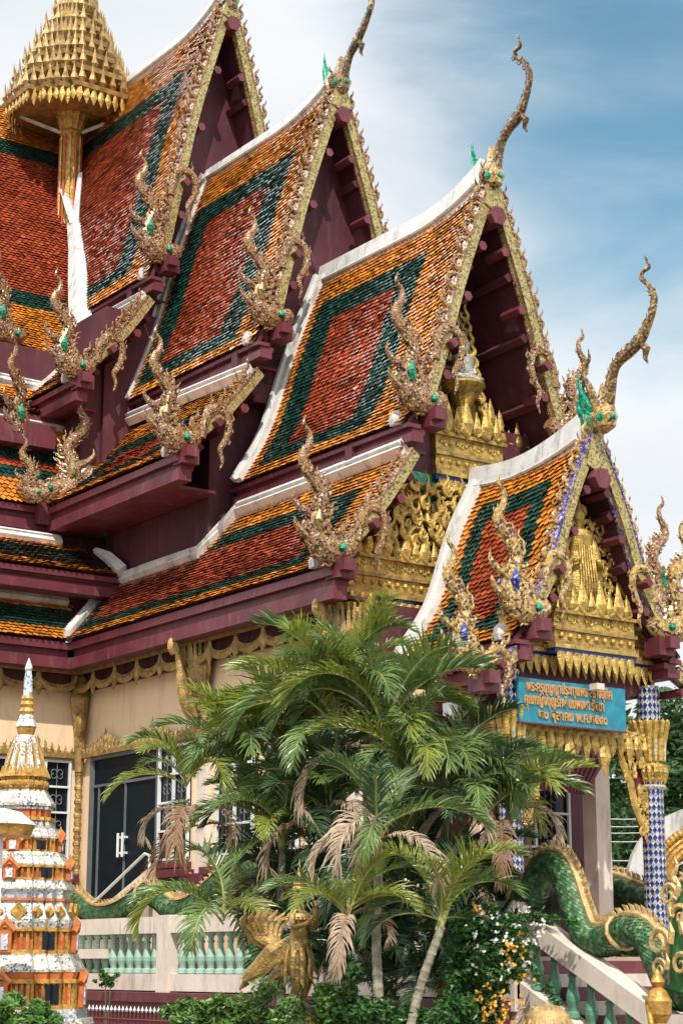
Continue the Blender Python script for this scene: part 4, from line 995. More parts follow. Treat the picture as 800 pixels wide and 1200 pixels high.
# ------------------------------------------------------------------ serpents
def serpent(name,label,pix,yy,rad,collars=(),crest_side=1,n=16,res=10):
    pts=[PY(u,v,yy) for u,v in pix]; base=pts[len(pts)//2]; E=empty(name,base); tag(E,label,'serpent statue','serpent balustrade sculptures')
    q=cr([tuple(p-base) for p in pts],res); K=len(q)
    rads=[rad*(.55+.45*min(1,i/8)) for i in range(K)] if callable(rad)==False else [rad(i/K) for i in range(K)]
    mb=MB(); mb.tube(q,rads,n,0,nrm=(0,1,0))
    rr=random.Random(len(pix))
    # overlapping scales
    acc=0; k=0; P=[Vector(p) for p in q]; step=rads[-1]*.19
    Ls=[0]
    for i in range(1,K): Ls.append(Ls[-1]+(P[i]-P[i-1]).length)
    N=int(Ls[-1]/step)
    def at(s):
        i=0
        while i<K-2 and Ls[i+1]<s: i+=1
        t=(s-Ls[i])/max(1e-6,Ls[i+1]-Ls[i]); return P[i].lerp(P[i+1],t),(P[i+1]-P[i]).normalized(),rads[i]
    m_=24
    for j in range(N):
        c,t,r=at(j*step); b=Vector((0,1,0)); b=(b-t*b.dot(t)).normalized(); a=t.cross(b)
        for k in range(m_):
            th=2*PI*(k+(.5 if j%2 else 0))/m_; d=a*math.cos(th)+b*math.sin(th); tg=-a*math.sin(th)+b*math.cos(th)
            w=2*PI*r/m_*.62; up=d.z
            g=rr.uniform(.7,1.25); colr=(.05*g,.16*g,.06*g) if rr.random()<.6 else (.17*g,.28*g,.13*g)
            p=c+d*(r*1.0); 
            mb.add([p-tg*w+d*.0,p+tg*w,p+tg*w*.8+t*step*1.3+d*r*.06,p+t*step*2.1+d*r*.10,p-tg*w*.8+t*step*1.3+d*r*.06],[(0,1,2,3,4)],0,colr)
    for f in range(len(mb.c)):
        if mb.c[f] is None: mb.c[f]=(.03,.12,.035)
    mb.build('body',['scale'],E)
    # crest: band with scalloped fins along the upper side
    cb=MB(); top=[];tr=[]
    for i in range(K):
        t=(P[min(i+1,K-1)]-P[max(i-1,0)]).normalized(); nn=Vector((-t.z,0,t.x)); 
        if nn.z<0 and abs(t.x)>.1: nn=-nn
        top.append(P[i]+nn*rads[i]*1.0); tr.append((t,nn))
    cb.tube(top,[r*.30 for r in rads],6,0,nrm=(0,1,0),flat=1.5)
    cb.tube([p-Vector((0,rads[i]*.62,0))-tr[i][1]*rads[i]*.28 for i,p in enumerate(top)],[r*.10 for r in rads],5,0)
    for i in range(2,K-1,2):
        t,nn=tr[i]; p=top[i]+nn*rads[i]*.15
        cb.tube([p,p+nn*rads[i]*.35-t*rads[i]*.1,p+nn*rads[i]*.55-t*rads[i]*.45],[rads[i]*.3,rads[i]*.2,.004],5,0,nrm=(0,1,0),flat=.5)
    cb.build('crest',['nagagold'],E)
    for k in collars:
        i=int(k*K); t,nn=tr[i]; c=MB(); ring=[]
        a=nn; b=Vector((0,1,0))
        for j in range(13):
            th=2*PI*j/12; ring.append(P[i]+a*math.cos(th)*rads[i]*1.12+b*math.sin(th)*rads[i]*1.12+t*(.12*rads[i]*math.cos(2*th)))
        c.tube(ring,rads[i]*.17,6); c.build('collar',['nagagold'],E)
    return E,P,rads
serpent('serpent_statue','green scaled serpent with gold crest undulating above the left balustrade',
  [(78,1052),(92,1058),(108,1071),(128,1073),(150,1063),(170,1047),(186,1053),(204,1067),(226,1062),(250,1042),(272,1026),(296,1016),(330,1022)],16.95,.185,collars=(.42,))
SERP=serpent('serpent_statue','large green serpent with gold crest descending the stair rail at right',
  [(520,1000),(545,1005),(572,1018),(600,1046),(622,1050),(634,1022),(650,1012),(664,1030),(676,1068),(690,1098),(712,1102),(736,1090),(758,1098),(772,1126),(784,1152),(800,1165),(830,1150),(850,1090)],16.75,.19,collars=(.62,.2))
serpent('serpent_statue','far green and white serpent seen past the mosaic porch column',
  [(610,1028),(632,1040),(660,1052),(690,1050),(715,1040),(745,1050),(775,1060),(800,1048),(830,1060)],24.4,.24,collars=(.35,))
# serpent neck with gold scrolls at the right edge
E=SERP[0]; NO=PY(806,1105,16.5)-E.location
mb=MB(); f=Fr(NO,(1,0,0),(0,0,1),(0,-1,0))
pt=[(-.08,-.55,.2),(-.02,-.25,.24),(.05,.05,.26),(.12,.35,.26),(.3,.6,.24),(.5,.9,.2)]
path2(mb,f,pt,0,n=12,flat=.9); 
for i in range(len(mb.c)): mb.c[i]=(.045,.18,.05)
mb.build('neck',['scale'],E)
mb=MB()
for (u,v,s,fl) in ((-0.05,0,0.36,1),(0,0.3,0.3024,-1),(-0.12,-0.3,0.252,1),(0.1,0.55,0.288,1),(0.2,0.1,0.396,-1),(0.25,-0.25,0.288,1)): spiral(mb,Fr(f(u,v,.26),f.x,f.y,f.z),s,1.4,0,flip=fl,r=.13)
for k in range(7): flame(mb,Fr(f(-.2+.02*k,-.45+.19*k,.05),-f.x,f.y,f.z),.26,0)
mb.build('jaw_scroll',['nagagold'],E)
# ------------------------------------------------------------------ arch at right
E=empty('garden_arch',PD(830,1040,36)); tag(E,'white round arch with ornate gold inner rim at the right edge','arch')
mb=MB(); K=22; o=[];i_=[];g=[];Rr=1.05
for k in range(K+1):
    a=PI*(-.08+1.16*k/K); c,s=math.cos(a),math.sin(a); o.append((c,s))
def ringpoly(r0,r1,th,mi,mb,y=0):
    for k in range(K):
        (c0,s0),(c1,s1)=o[k],o[k+1]
        mb.slab([RT*c0*r0+Vector((0,0,s0*r0)),RT*c1*r0+Vector((0,0,s1*r0)),RT*c1*r1+Vector((0,0,s1*r1)),RT*c0*r1+Vector((0,0,s0*r1))],Vector((-RT.y,RT.x,0))*th,mi)
ringpoly(1.08,1.55,.4,0,mb); mb.build('arch_wall','white',E)
mb=MB()
for rr_,w in ((.80,.07),(.90,.06),(1.0,.08)): mb.tube([RT*c*rr_+Vector((0,0,s*rr_))+Vector((RT.y,-RT.x,0))*(.05+.03*(rr_<.95)) for c,s in o],w,6)
for k in range(K*2):
    a=PI*(-.08+1.16*k/(K*2)); c,s=math.cos(a),math.sin(a); mb.ball(RT*c*1.12+Vector((0,0,s*1.12))+Vector((RT.y,-RT.x,0))*.08,.09,0,n=6)
mb.build('gold_rim','yellowpaint',E)
# gold finial post and gold ball in the lower right
mb=MB(); mb.lathe([(.10,-.9),(.12,-.4),(.09,-.2),(.15,-.1),(.16,.05),(.10,.16),(.05,.2),(.09,.26),(.02,.4)],(0,0,0),12); mb.tube([(-.05,-.1,-.6),(.03,-.14,-.3),(-.04,-.12,0)],.04,6)
o=mb.build('finial_post','yellowpaint',smooth=True); o.location=PY(771,1178,15.9); tag(o,'shiny gold finial post at the foot of the stair rail','finial')
mb=MB(); mb.lathe([(.05,-.4),(.24,-.28),(.30,-.05),(.27,.10),(.16,.2),(.05,.23)],(0,0,0),16)
for k in range(16):
    a=2*PI*k/16; mb.tube([(.27*math.cos(a),.27*math.sin(a),-.2),(.30*math.cos(a),.30*math.sin(a),0),(.16*math.cos(a),.16*math.sin(a),.20)],.02,4)
o=mb.build('gilded_globe','nagagold',smooth=True); o.location=PY(641,1200,15.3); tag(o,'gilded textured globe at the bottom edge below the stair rail','globe')
# ------------------------------------------------------------------ stupa, left foreground
SD=19.5; sb0=PD(14,1275,SD); E=empty('stupa',(sb0.x,sb0.y,0),math.radians(-38)); tag(E,'small tiered chedi of white mirror mosaic and orange arcades in the left foreground','stupa')
pxm=2227/SD
def zz(v): return PD(33,v,SD).z
Rm=Matrix.Rotation(math.radians(-30+0),4,'Z')
def sbuild(name,mb,mats,smooth=False): return mb.build(name,mats,E,smooth=smooth)
SQ=RD
def pw(w): return w/pxm
sp_=MB(); sp_.lathe([(pw(6),zz(822)),(pw(5),zz(795)),(pw(3.6),zz(787)),(pw(4.6),zz(784)),(pw(4),zz(780)),(.003,zz(771))],(0,0,0),8); sbuild('spire',sp_,'silver')
rg=MB()
for i,(v,w) in enumerate(((843,10),(834,9.5),(826,8.5),(819,7.5))): rg.lathe([(pw(w*.8),zz(v+4)),(pw(w),zz(v)),(pw(w*.8),zz(v-4))],(0,0,0),12)
sbuild('spire_ring',rg,'yellowpaint')
mb=MB(); mb.lathe([(pw(13),zz(852)),(pw(12),zz(849)),(pw(8),zz(838))],(0,0,0),12); mb.lathe([(pw(9),zz(863)),(pw(11),zz(857)),(pw(12),zz(852))],(0,0,0),12,1); sbuild('spire_collar',mb,['silver','yellowpaint'])
mb=MB(); mb.lathe([(pw(25),zz(912)),(pw(21),zz(896)),(pw(14),zz(870)),(pw(11),zz(862))],(0,0,0),sq=SQ); bell=sbuild('bell',mb,'stupawhite')
mb=MB()
for k in range(12):
    a=2*PI*(k+.5)/12; c,s_=math.cos(a),math.sin(a); mb.tube([(c*pw(25),s_*pw(25),zz(905)),(c*pw(20),s_*pw(20),zz(885)),(c*pw(13),s_*pw(13),zz(868))],[.011,.014,.008],4)
sbuild('gilded_rib',mb,'yellowpaint')
mb=MB(); mb.lathe([(pw(25),zz(927)),(pw(27),zz(924)),(pw(25),zz(915)),(pw(27),zz(908)),(pw(24),zz(904))],(0,0,0),sq=SQ)
for k in range(24):
    a=2*PI*k/24; mb.ball((math.cos(a)*pw(25.5),math.sin(a)*pw(25.5),zz(920)),.045,0,n=6); mb.tube([(math.cos(a)*pw(26),math.sin(a)*pw(26),zz(912)),(math.cos(a)*pw(25),math.sin(a)*pw(25),zz(898))],[.05,.005],5)
sbuild('gold_band',mb,'yellowpaint')
def tierlist():
    # (v_top, v_bot, halfwidth_top, halfwidth_bot, kind)
    return [(927,946,24,33,'w'),(946,950,30,30,'w'),(950,959,27,27,'o'),(959,963,33,33,'o2'),(963,972,30,32,'w'),(972,984,38,42,'w'),(984,1000,38,38,'a'),(1000,1004,43,45,'w'),(1004,1016,46,52,'w'),(1016,1033,50,50,'a'),
     (1033,1044,52,56,'w'),(1044,1054,51,50,'g'),(1054,1057,53,53,'o'),(1057,1082,50,60,'d'),(1082,1088,60,58,'w'),(1088,1118,57,57,'A'),(1118,1139,60,68,'w'),(1139,1147,66,64,'o'),(1147,1182,66,66,'A'),(1182,1193,70,70,'g'),(1193,1200,76,78,'w'),(1200,1290,72,78,'o')]
mbw=MB();mbo=MB();mbd=MB();mbc=MB();mbn=MB()
def outline_pts(hw,step):
    out=[]
    for k in range(len(SQ)):
        x0,y0=SQ[k];x1,y1=SQ[(k+1)%len(SQ)]; L=math.hypot(x1-x0,y1-y0)*hw; m_=max(1,int(L/step))
        nx,ny=(y1-y0),-(x1-x0); d=math.hypot(nx,ny); nn=Vector((nx/d,ny/d,0))
        for j in range(m_):
            t=(j+.5)/m_; out.append((Vector(((x0+(x1-x0)*t)*hw,(y0+(y1-y0)*t)*hw,0)),nn,j,m_,L))
    return out
for (v0,v1,w0,w1,kd) in tierlist():
    w0+=max(0,v0-772)*.036; w1+=max(0,v1-772)*.036
    z0,z1=zz(v1),zz(v0); a,b=pw(w1)*.93,pw(w0)*.93; H=z1-z0
    if kd in 'wd': mbw.lathe([(a,z0),(a,z0+H*.15),(b,z1-H*.1),(b,z1)] if v1-v0>8 else [(a,z0),(b,z1)],(0,0,0),sq=SQ)
    elif kd=='g': mbw.lathe([(a,z0),(b,z1)],(0,0,0),sq=SQ,mi=1)
    elif kd in('o','o2'): mbo.lathe([(a,z0),(b,z1)],(0,0,0),sq=SQ,mi=0 if kd=='o' else 1)
    if kd in 'aA':
        mbo.lathe([(a*.94,z0),(b*.94,z1)],(0,0,0),sq=SQ,mi=2)
        for zb,zt in ((z0,z0+H*.16),(z1-H*.14,z1)): mbo.lathe([(a*1.02,zb),(a*1.02,zt)],(0,0,0),sq=SQ,mi=1)
        mbc=MB()
        for p,nn,j,m_,L in outline_pts(a*.96,.055):
            mbc.tube([p+Vector((0,0,z0+H*.12)),p+Vector((0,0,z1-H*.1))],.016,5)
        sbuild('arcade',mbc,'yellowpaint')
        for p,nn,j,m_,L in outline_pts(a,2.0):
            if L>a*.6:
                s=H*.36; t=Vector((-nn.y,nn.x,0))
                # central niche
                mbn=MB(); mbn.box(p+nn*.02+Vector((0,0,z0+H*.5)),(.13,.06,H*.9),0,(t,nn,Vector((0,0,1)))); mbn.box(p+nn*.035+Vector((0,0,z0+H*.45)),(.07,.06,H*.6),1,(t,nn,Vector((0,0,1))))
                mbn.tube([p+nn*.03-t*.09+Vector((0,0,z1-.04)),p+nn*.04+Vector((0,0,z1+.05)),p+nn*.03+t*.09+Vector((0,0,z1-.04))],[.03,.05,.03],5,0); mbn.tube([p+nn*.03+Vector((0,0,z1)),p+nn*.03+Vector((0,0,z1+.13))],[.05,.004],5,2); sbuild('niche',mbn,['orangepaint','silver','yellowpaint','darkglass'])
            else:
                t=Vector((-nn.y,nn.x,0))
                if abs(abs(p.x)-abs(p.y))<.12*a: mbn=MB(); mbn.box(p+Vector((0,0,z0+H*.5)),(min(L*.8,.12),.05,H*.62),0,(t,nn,Vector((0,0,1)))); sbuild('glass_panel',mbn,'darkglass')
    if kd=='d':
        for p,nn,j,m_,L in outline_pts((a+b)/2,.24):
            t=Vector((-nn.y,nn.x,0)); s=.085 if L>.4 else .05; c=p+nn*.02+Vector((0,0,(z0+z1)/2))
            mbd=MB(); mbd.slab([c-t*s,c+Vector((0,0,s*1.1)),c+t*s,c-Vector((0,0,s*1.1))],nn*.03,0); sbuild('diamond_boss',mbd,'yellowpaint')
sbuild('mosaic_tier',mbw,['stupawhite','silver']); sbuild('orange_tier',mbo,['orangepaint','yellowpaint','redpaint']); pass
# ceremonial parasol at the left edge
E=empty('parasol',PD(2,985,17.5)); tag(E,'white parasol with yellow underside at the left edge before the stupa','parasol')
mb=MB(); mb.lathe([(.32,.14),(.30,.16),(.18,.26),(.02,.30)],(0,0,0),20); mb.build('canopy','white',E,smooth=True)
mb=MB(); mb.lathe([(.27,.04),(.31,.14)],(0,0,0),20); mb.build('valance','yellowpaint',E); mb=MB(); mb.tube([(0,0,-2.6),(0,0,.2)],.02,6); mb.build('pole','whitebar',E)
# ------------------------------------------------------------------ golden winged statue
KB=PD(348,1192,23.0); KS=1.0
E=empty('winged_statue',(KB.x,KB.y,KB.z),math.radians(20)); tag(E,'golden half bird half woman statue with folded wings among the palms','statue')
def skin(name,verts,edges,mats,par,sub=2):
    me=bpy.data.meshes.new(name); me.from_pydata([v[:3] for v in verts],edges,[]); o=bpy.data.objects.new(name,me); COL.objects.link(o); o.parent=par
    me.materials.append(M[mats]); me.update()
    me.attributes  # noqa
    sm=o.modifiers.new('skin','SKIN'); sm.use_smooth_shade=True
    lay=me.skin_vertices[0].data if me.skin_vertices else None
    for i,v in enumerate(verts): lay[i].radius=(v[3],v[3]) if len(v)<5 else (v[3],v[4])
    lay[0].use_root=True
    ss=o.modifiers.new('sub','SUBSURF'); ss.levels=sub; ss.render_levels=sub
    return o
def skin_safe(name,verts,edges,mats,par,sub=2):
    me=bpy.data.meshes.new(name); me.from_pydata([v[:3] for v in verts],edges,[]); me.materials.append(M[mats])
    o=bpy.data.objects.new(name,me); COL.objects.link(o); o.parent=par
    sm=o.modifiers.new('skin','SKIN'); sm.use_smooth_shade=True
    if not me.skin_vertices:
        bpy.context.view_layer.objects.active=o; bpy.ops.mesh.customdata_skin_add()
    lay=me.skin_vertices[0].data
    for i,v in enumerate(verts): lay[i].radius=(v[3],v[3]); lay[i].use_root=(i==0)
    ss=o.modifiers.new('sub','SUBSURF'); ss.levels=sub; ss.render_levels=sub
    return o
# local: +x is the way she faces
E.scale=(.80,)*3
V=[(0,0,1.02,.17),(.02,0,1.22,.12),(.03,0,1.42,.15),(.02,0,1.55,.10),(.02,0,1.63,.055),(.04,0,1.76,.105),(.03,0,1.86,.08),
 (.02,.17,1.50,.06),(.10,.25,1.30,.05),(.26,.14,1.36,.038),(.33,.05,1.46,.035),
 (.02,-.17,1.50,.06),(.10,-.25,1.30,.05),(.26,-.14,1.36,.038),(.33,-.05,1.46,.035),
 (0,.11,.80,.14),(.10,.12,.50,.09),(-.02,.12,.22,.05),(.02,.12,.06,.045),(.14,.13,.02,.03),
 (0,-.11,.80,.14),(.10,-.12,.50,.09),(-.02,-.12,.22,.05),(.02,-.12,.06,.045),(.14,-.13,.02,.03),
 (-.20,0,.98,.14),(-.42,0,.95,.08)]
Ed=[(0,1),(1,2),(2,3),(3,4),(4,5),(5,6),(3,7),(7,8),(8,9),(9,10),(3,11),(11,12),(12,13),(13,14),(0,15),(15,16),(16,17),(17,18),(18,19),(0,20),(20,21),(21,22),(22,23),(23,24),(0,25),(25,26)]
skin_safe('body',V,Ed,'statuegold',E)
mb=MB(); mb.lathe([(.20,.98),(.185,1.06),(.16,1.12),(.15,1.18)],(0,0,0),14)
for k in range(10):
    a=2*PI*k/10; c,s_=math.cos(a),math.sin(a); mb.tube([(c*.17,s_*.17,1.08),(c*.24,s_*.22,.86),(c*.22,s_*.22,.62-.1*(k%2)),(c*.30,s_*.26,.50-.1*(k%2))],[.05,.06,.05,.006],5,0,nrm=(c,s_,0),flat=.4)
mb.build('skirt',['statuegold'],E,smooth=True)
mb=MB(); mb.lathe([(.10,1.56),(.17,1.52),(.19,1.47),(.15,1.44)],(.02,0,0),14)
for k in range(9): 
    a=PI*(k-4)/8; mb.ball((.02+.17*math.cos(a),.17*math.sin(a),1.44),.028,0,n=6)
mb.build('collar',['nagagold'],E)
mb=MB(); mb.lathe([(.12,1.84),(.13,1.88),(.09,1.93),(.10,1.96),(.06,2.02),(.065,2.05),(.03,2.14),(.004,2.34)],(.03,0,0),10); 
for sg in (-1,1): flame(mb,Fr((.04,sg*.11,1.80),(0,sg,0),(0,0,1)),.14)
mb.build('crown',['statuegold'],E,smooth=True)
for sg in (-1,1):
    mb=MB()
    for k in range(7): mb.tube([(-.05,sg*.16,1.12-.03*k),(-.30-.03*k,sg*(.30),.98-.05*k),(-.62-.02*k,sg*.34,.66-.02*k),(-.86+.05*k,sg*.30,.40+.02*k)],[.05,.10,.08,.02],6,0,nrm=(0,1,0),flat=.4)
    mb.build('wing',['statuegold'],E)
mb=MB()
for k in range(7):
    a=(k-3)*.10; mb.tube([(-.38,a*.3,.95),(-.62,a,1.15),(-.66,a*1.6,1.42),(-.52,a*2,1.62-.03*abs(k-3))],[.05,.09,.09,.01],6,0,nrm=(0,1,0),flat=.5)
mb.build('tail',['statuegold'],E)
mb=MB(); mb.lathe([(.42,-.6),(.42,-.1),(.36,-.04),(.38,0)],(0,0,0),sq=RD); mb.build('base',['nagagold'],E)
mb=MB()
for y in (-.02,): 
    mb.tube([(.33,y,1.46),(.36,y,1.56),(.35,y,1.64)],[.04,.05,.005],6)
mb.build('joined_hands',['statuegold'],E)
# ------------------------------------------------------------------ vegetation
def frond_mesh(L=1.7,up=.75,droop=1.5,nl=52,ll=.50,seed=0,m='leaf',curl=.5,wid=.028,vang=.5):
    rr=random.Random(seed); mb=MB(); K=16; pts=[];tw=rr.uniform(-.25,.25)
    ang=up; x=z=y=0
    for i in range(K+1):
        pts.append(Vector((x,y,z))); s=i/K; a=up-droop*s**1.3; x+=L/K*math.cos(a); z+=L/K*math.sin(a); y+=tw*L/K*s
    mb.tube(pts,[.022*(1-.85*i/K) for i in range(K+1)],5,1)
    for i in range(nl):
        s=.16+.84*i/(nl-1); k=min(K-1,int(s*K)); f=s*K-k; p=pts[k].lerp(pts[k+1],f); t=(pts[k+1]-pts[k]).normalized()
        sd=Vector((0,1,0)); nn=sd.cross(t); 
        if nn.z<0 : nn=-nn
        prof=math.sin(PI*min(1,(s-.08)*1.02))**.55 if s<.98 else .3
        for sg in (-1,1):
            ln=ll*max(.25,prof)*rr.uniform(.70,1.15)*(rr.uniform(.35,.8) if rr.random()<.08 else 1); fw=.45+.75*s+rr.uniform(-.22,.22)
            d=(sd*sg*math.cos(fw)+t*math.sin(fw)+nn*(vang*(1-.3*s)+rr.uniform(-.22,.22))).normalized()
            q=[p]; dd=d.copy(); 
            for j in range(4):
                q.append(q[-1]+dd*ln/4); dd=(dd+Vector((0,0,-curl*(.18+.16*j)*rr.uniform(.7,1.3)))).normalized()
            wv=t.cross(d).cross(d).normalized(); nv=d.cross(wv).normalized(); vs=[]
            for j,pp in enumerate(q):
                w=wid*(.55,1,.95,.6,.06)[j]*.5; vs+= [pp-wv*w+nv*w*.35,pp,pp+wv*w+nv*w*.35]
            mb.add(vs,[(j*3+a,j*3+a+1,j*3+a+4,j*3+a+3) for j in range(4) for a in (0,1)],0)
    o=mb.build('frond',[m,'stalk' if m in('leaf','leafy','leafdark') else 'leafbrown']); COL.objects.unlink(o); return o
FR={}
for m,kws in (('leaf',dict()),('leafy',dict()),('leafdark',dict())):
    FR[m]=[frond_mesh(seed=i,m=m,up=u_,droop=d_,curl=c_) for i,(u_,d_,c_) in enumerate(((1.25,1.2,.4),(.95,1.5,.6),(1.3,2.2,.5),(.55,1.6,.8),(1.0,2.6,.7),(1.4,1.5,.35)))]
FR['leafdry']=[frond_mesh(seed=10+i,m='leafdry',up=u_,droop=d_,curl=1.6,ll=.42,wid=.026) for i,(u_,d_) in enumerate(((.7,2.9),(.3,2.3),(.5,3.2)))]
FR['leafbrown']=[frond_mesh(seed=20+i,m='leafbrown',up=u_,droop=d_,curl=1.8,ll=.42,wid=.024) for i,(u_,d_) in enumerate(((.5,2.8),(.1,2.0)))]
def palm(u,v,dep,fronds,label,trunk=None,size=1.0,seed=0,low=False,trv=True,az0=None,els=(-.35,.30)):
    """fronds: dict material->count"""
    rr=random.Random(seed*13+5); c=PD(u,v,dep); base=Vector((c.x,c.y,0)) if trunk is None else PD(*trunk,dep); base.z=0 if trunk is None else min(base.z,.0)
    if trunk is not None:
        # continue the lean to the ground
        tb=PD(trunk[0],trunk[1],dep); k=(c.z)/(max(.1,c.z-tb.z)); base=c+(tb-c)*k
    E=empty('areca_palm',base); tag(E,label,'palm','areca palms clumped before the temple'); cl=c-base
    if trv:
        mb=MB(); K=60; mb.lathe
        pts=[Vector((0,0,0)).lerp(cl,i/K)+Vector((.04*math.sin(i*.12),0,0)) for i in range(K+1)]
        rb=.062*size**.3
        mb.tube(pts,[rb*(1.15-.3*i/K)*(1.10 if i%3==0 else .97) for i in range(K+1)],9)
        mb.build('trunk','bark',E)
        mb=MB(); d=cl.normalized(); mb.tube([cl-d*.05,cl+d*.25,cl+d*.6*size],[.05,.055,.02],8); mb.build('crown_shaft','stalk',E)
    n=sum(fronds.values()); i=0; ph=rr.uniform(0,6.28) if az0 is None else az0
    for m,cnt in fronds.items():
        for k in range(cnt):
            src=rr.choice(FR[m]); o=src.copy(); COL.objects.link(o); o.parent=E
            az=ph+i*2.399+rr.uniform(-.3,.3); el=rr.uniform(*els) if m.startswith('leaf') and m not in('leafdry','leafbrown') else rr.uniform(-.2,.1)
            # tilt negative raises the frond
            s=size*rr.uniform(.8,1.15)
            o.location=cl+Vector((0,0,rr.uniform(-.05,.25)*size)); o.rotation_euler=(rr.uniform(-.25,.25),-el,az); o.scale=(s,s,s); i+=1
G='leaf';Yl='leafy';Dk='leafdark';Dr='leafdry';Br='leafbrown'
palms=[
 (395,850,25.0,{G:8,Yl:7},'tallest areca palm in the clump, bright fronds reaching the nave eave',None,1.05),
 (448,870,24.6,{G:8,Yl:3,Dr:2},'areca palm just right of the tallest one with arching glossy fronds',None,1.05),
 (285,905,26.0,{G:7,Yl:4},'areca palm nearest the temple door with feathery upright fronds',None,.92),
 (345,890,26.2,{G:6,Yl:4,Dr:1},'areca palm between the door palm and the tallest palm',None,.95),
 (522,915,24.8,{G:8,Dk:2},'areca palm with wide arching fronds below the porch eave',None,1.02),
 (598,955,24.6,{G:5,Yl:4},'areca palm with fanned bright fronds under the blue sign board',None,.72),
 (490,925,24.2,{G:6,Yl:2,Dr:2},'areca palm of tangled fronds at the centre of the clump',None,.95),
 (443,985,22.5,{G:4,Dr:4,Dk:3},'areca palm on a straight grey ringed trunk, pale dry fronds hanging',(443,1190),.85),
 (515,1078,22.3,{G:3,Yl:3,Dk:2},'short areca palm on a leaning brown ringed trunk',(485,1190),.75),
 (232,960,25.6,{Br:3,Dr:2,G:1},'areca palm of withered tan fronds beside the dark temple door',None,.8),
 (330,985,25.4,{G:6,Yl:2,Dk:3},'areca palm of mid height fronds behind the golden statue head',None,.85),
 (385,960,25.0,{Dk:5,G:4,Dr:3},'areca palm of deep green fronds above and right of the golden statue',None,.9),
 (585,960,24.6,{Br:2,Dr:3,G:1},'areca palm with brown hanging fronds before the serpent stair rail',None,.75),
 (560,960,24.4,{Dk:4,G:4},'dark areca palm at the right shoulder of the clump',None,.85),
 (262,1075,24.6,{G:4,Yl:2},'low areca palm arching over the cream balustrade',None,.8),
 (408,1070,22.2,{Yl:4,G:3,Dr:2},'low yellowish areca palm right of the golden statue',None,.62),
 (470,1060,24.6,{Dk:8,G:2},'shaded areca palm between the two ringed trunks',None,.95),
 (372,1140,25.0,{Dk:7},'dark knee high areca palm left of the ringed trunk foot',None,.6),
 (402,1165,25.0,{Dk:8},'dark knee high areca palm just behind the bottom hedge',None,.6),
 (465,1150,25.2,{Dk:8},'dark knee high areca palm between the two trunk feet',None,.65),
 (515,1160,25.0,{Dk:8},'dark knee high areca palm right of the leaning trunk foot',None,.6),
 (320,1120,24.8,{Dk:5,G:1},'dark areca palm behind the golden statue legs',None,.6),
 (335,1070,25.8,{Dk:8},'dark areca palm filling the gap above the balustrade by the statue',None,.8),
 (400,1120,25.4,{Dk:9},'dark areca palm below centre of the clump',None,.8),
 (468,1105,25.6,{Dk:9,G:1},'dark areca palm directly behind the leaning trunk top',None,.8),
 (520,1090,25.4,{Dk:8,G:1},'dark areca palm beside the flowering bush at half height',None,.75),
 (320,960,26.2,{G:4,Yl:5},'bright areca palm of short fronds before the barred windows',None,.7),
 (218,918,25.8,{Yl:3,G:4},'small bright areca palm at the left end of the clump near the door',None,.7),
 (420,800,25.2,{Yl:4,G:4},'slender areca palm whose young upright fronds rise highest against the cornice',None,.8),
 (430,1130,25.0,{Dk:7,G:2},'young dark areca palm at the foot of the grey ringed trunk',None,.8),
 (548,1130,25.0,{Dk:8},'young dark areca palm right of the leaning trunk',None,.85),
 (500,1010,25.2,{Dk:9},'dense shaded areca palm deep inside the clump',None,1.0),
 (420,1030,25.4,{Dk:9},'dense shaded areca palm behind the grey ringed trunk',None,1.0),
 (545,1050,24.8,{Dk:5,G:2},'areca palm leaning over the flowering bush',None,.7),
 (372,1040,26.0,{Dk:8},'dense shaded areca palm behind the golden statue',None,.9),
]
for i,(u,v,d,f,lab,tk,sz) in enumerate(palms): palm(u,v+8,d,{k_:int(round(c_*(1.45 if k_ in('leaf','leafy') else 1.0 if k_ in('leafdry','leafbrown') else 1.1))) for k_,c_ in f.items()},lab,tk,sz,seed=i,trv=(tk is not None or i in (0,4,10) or False))
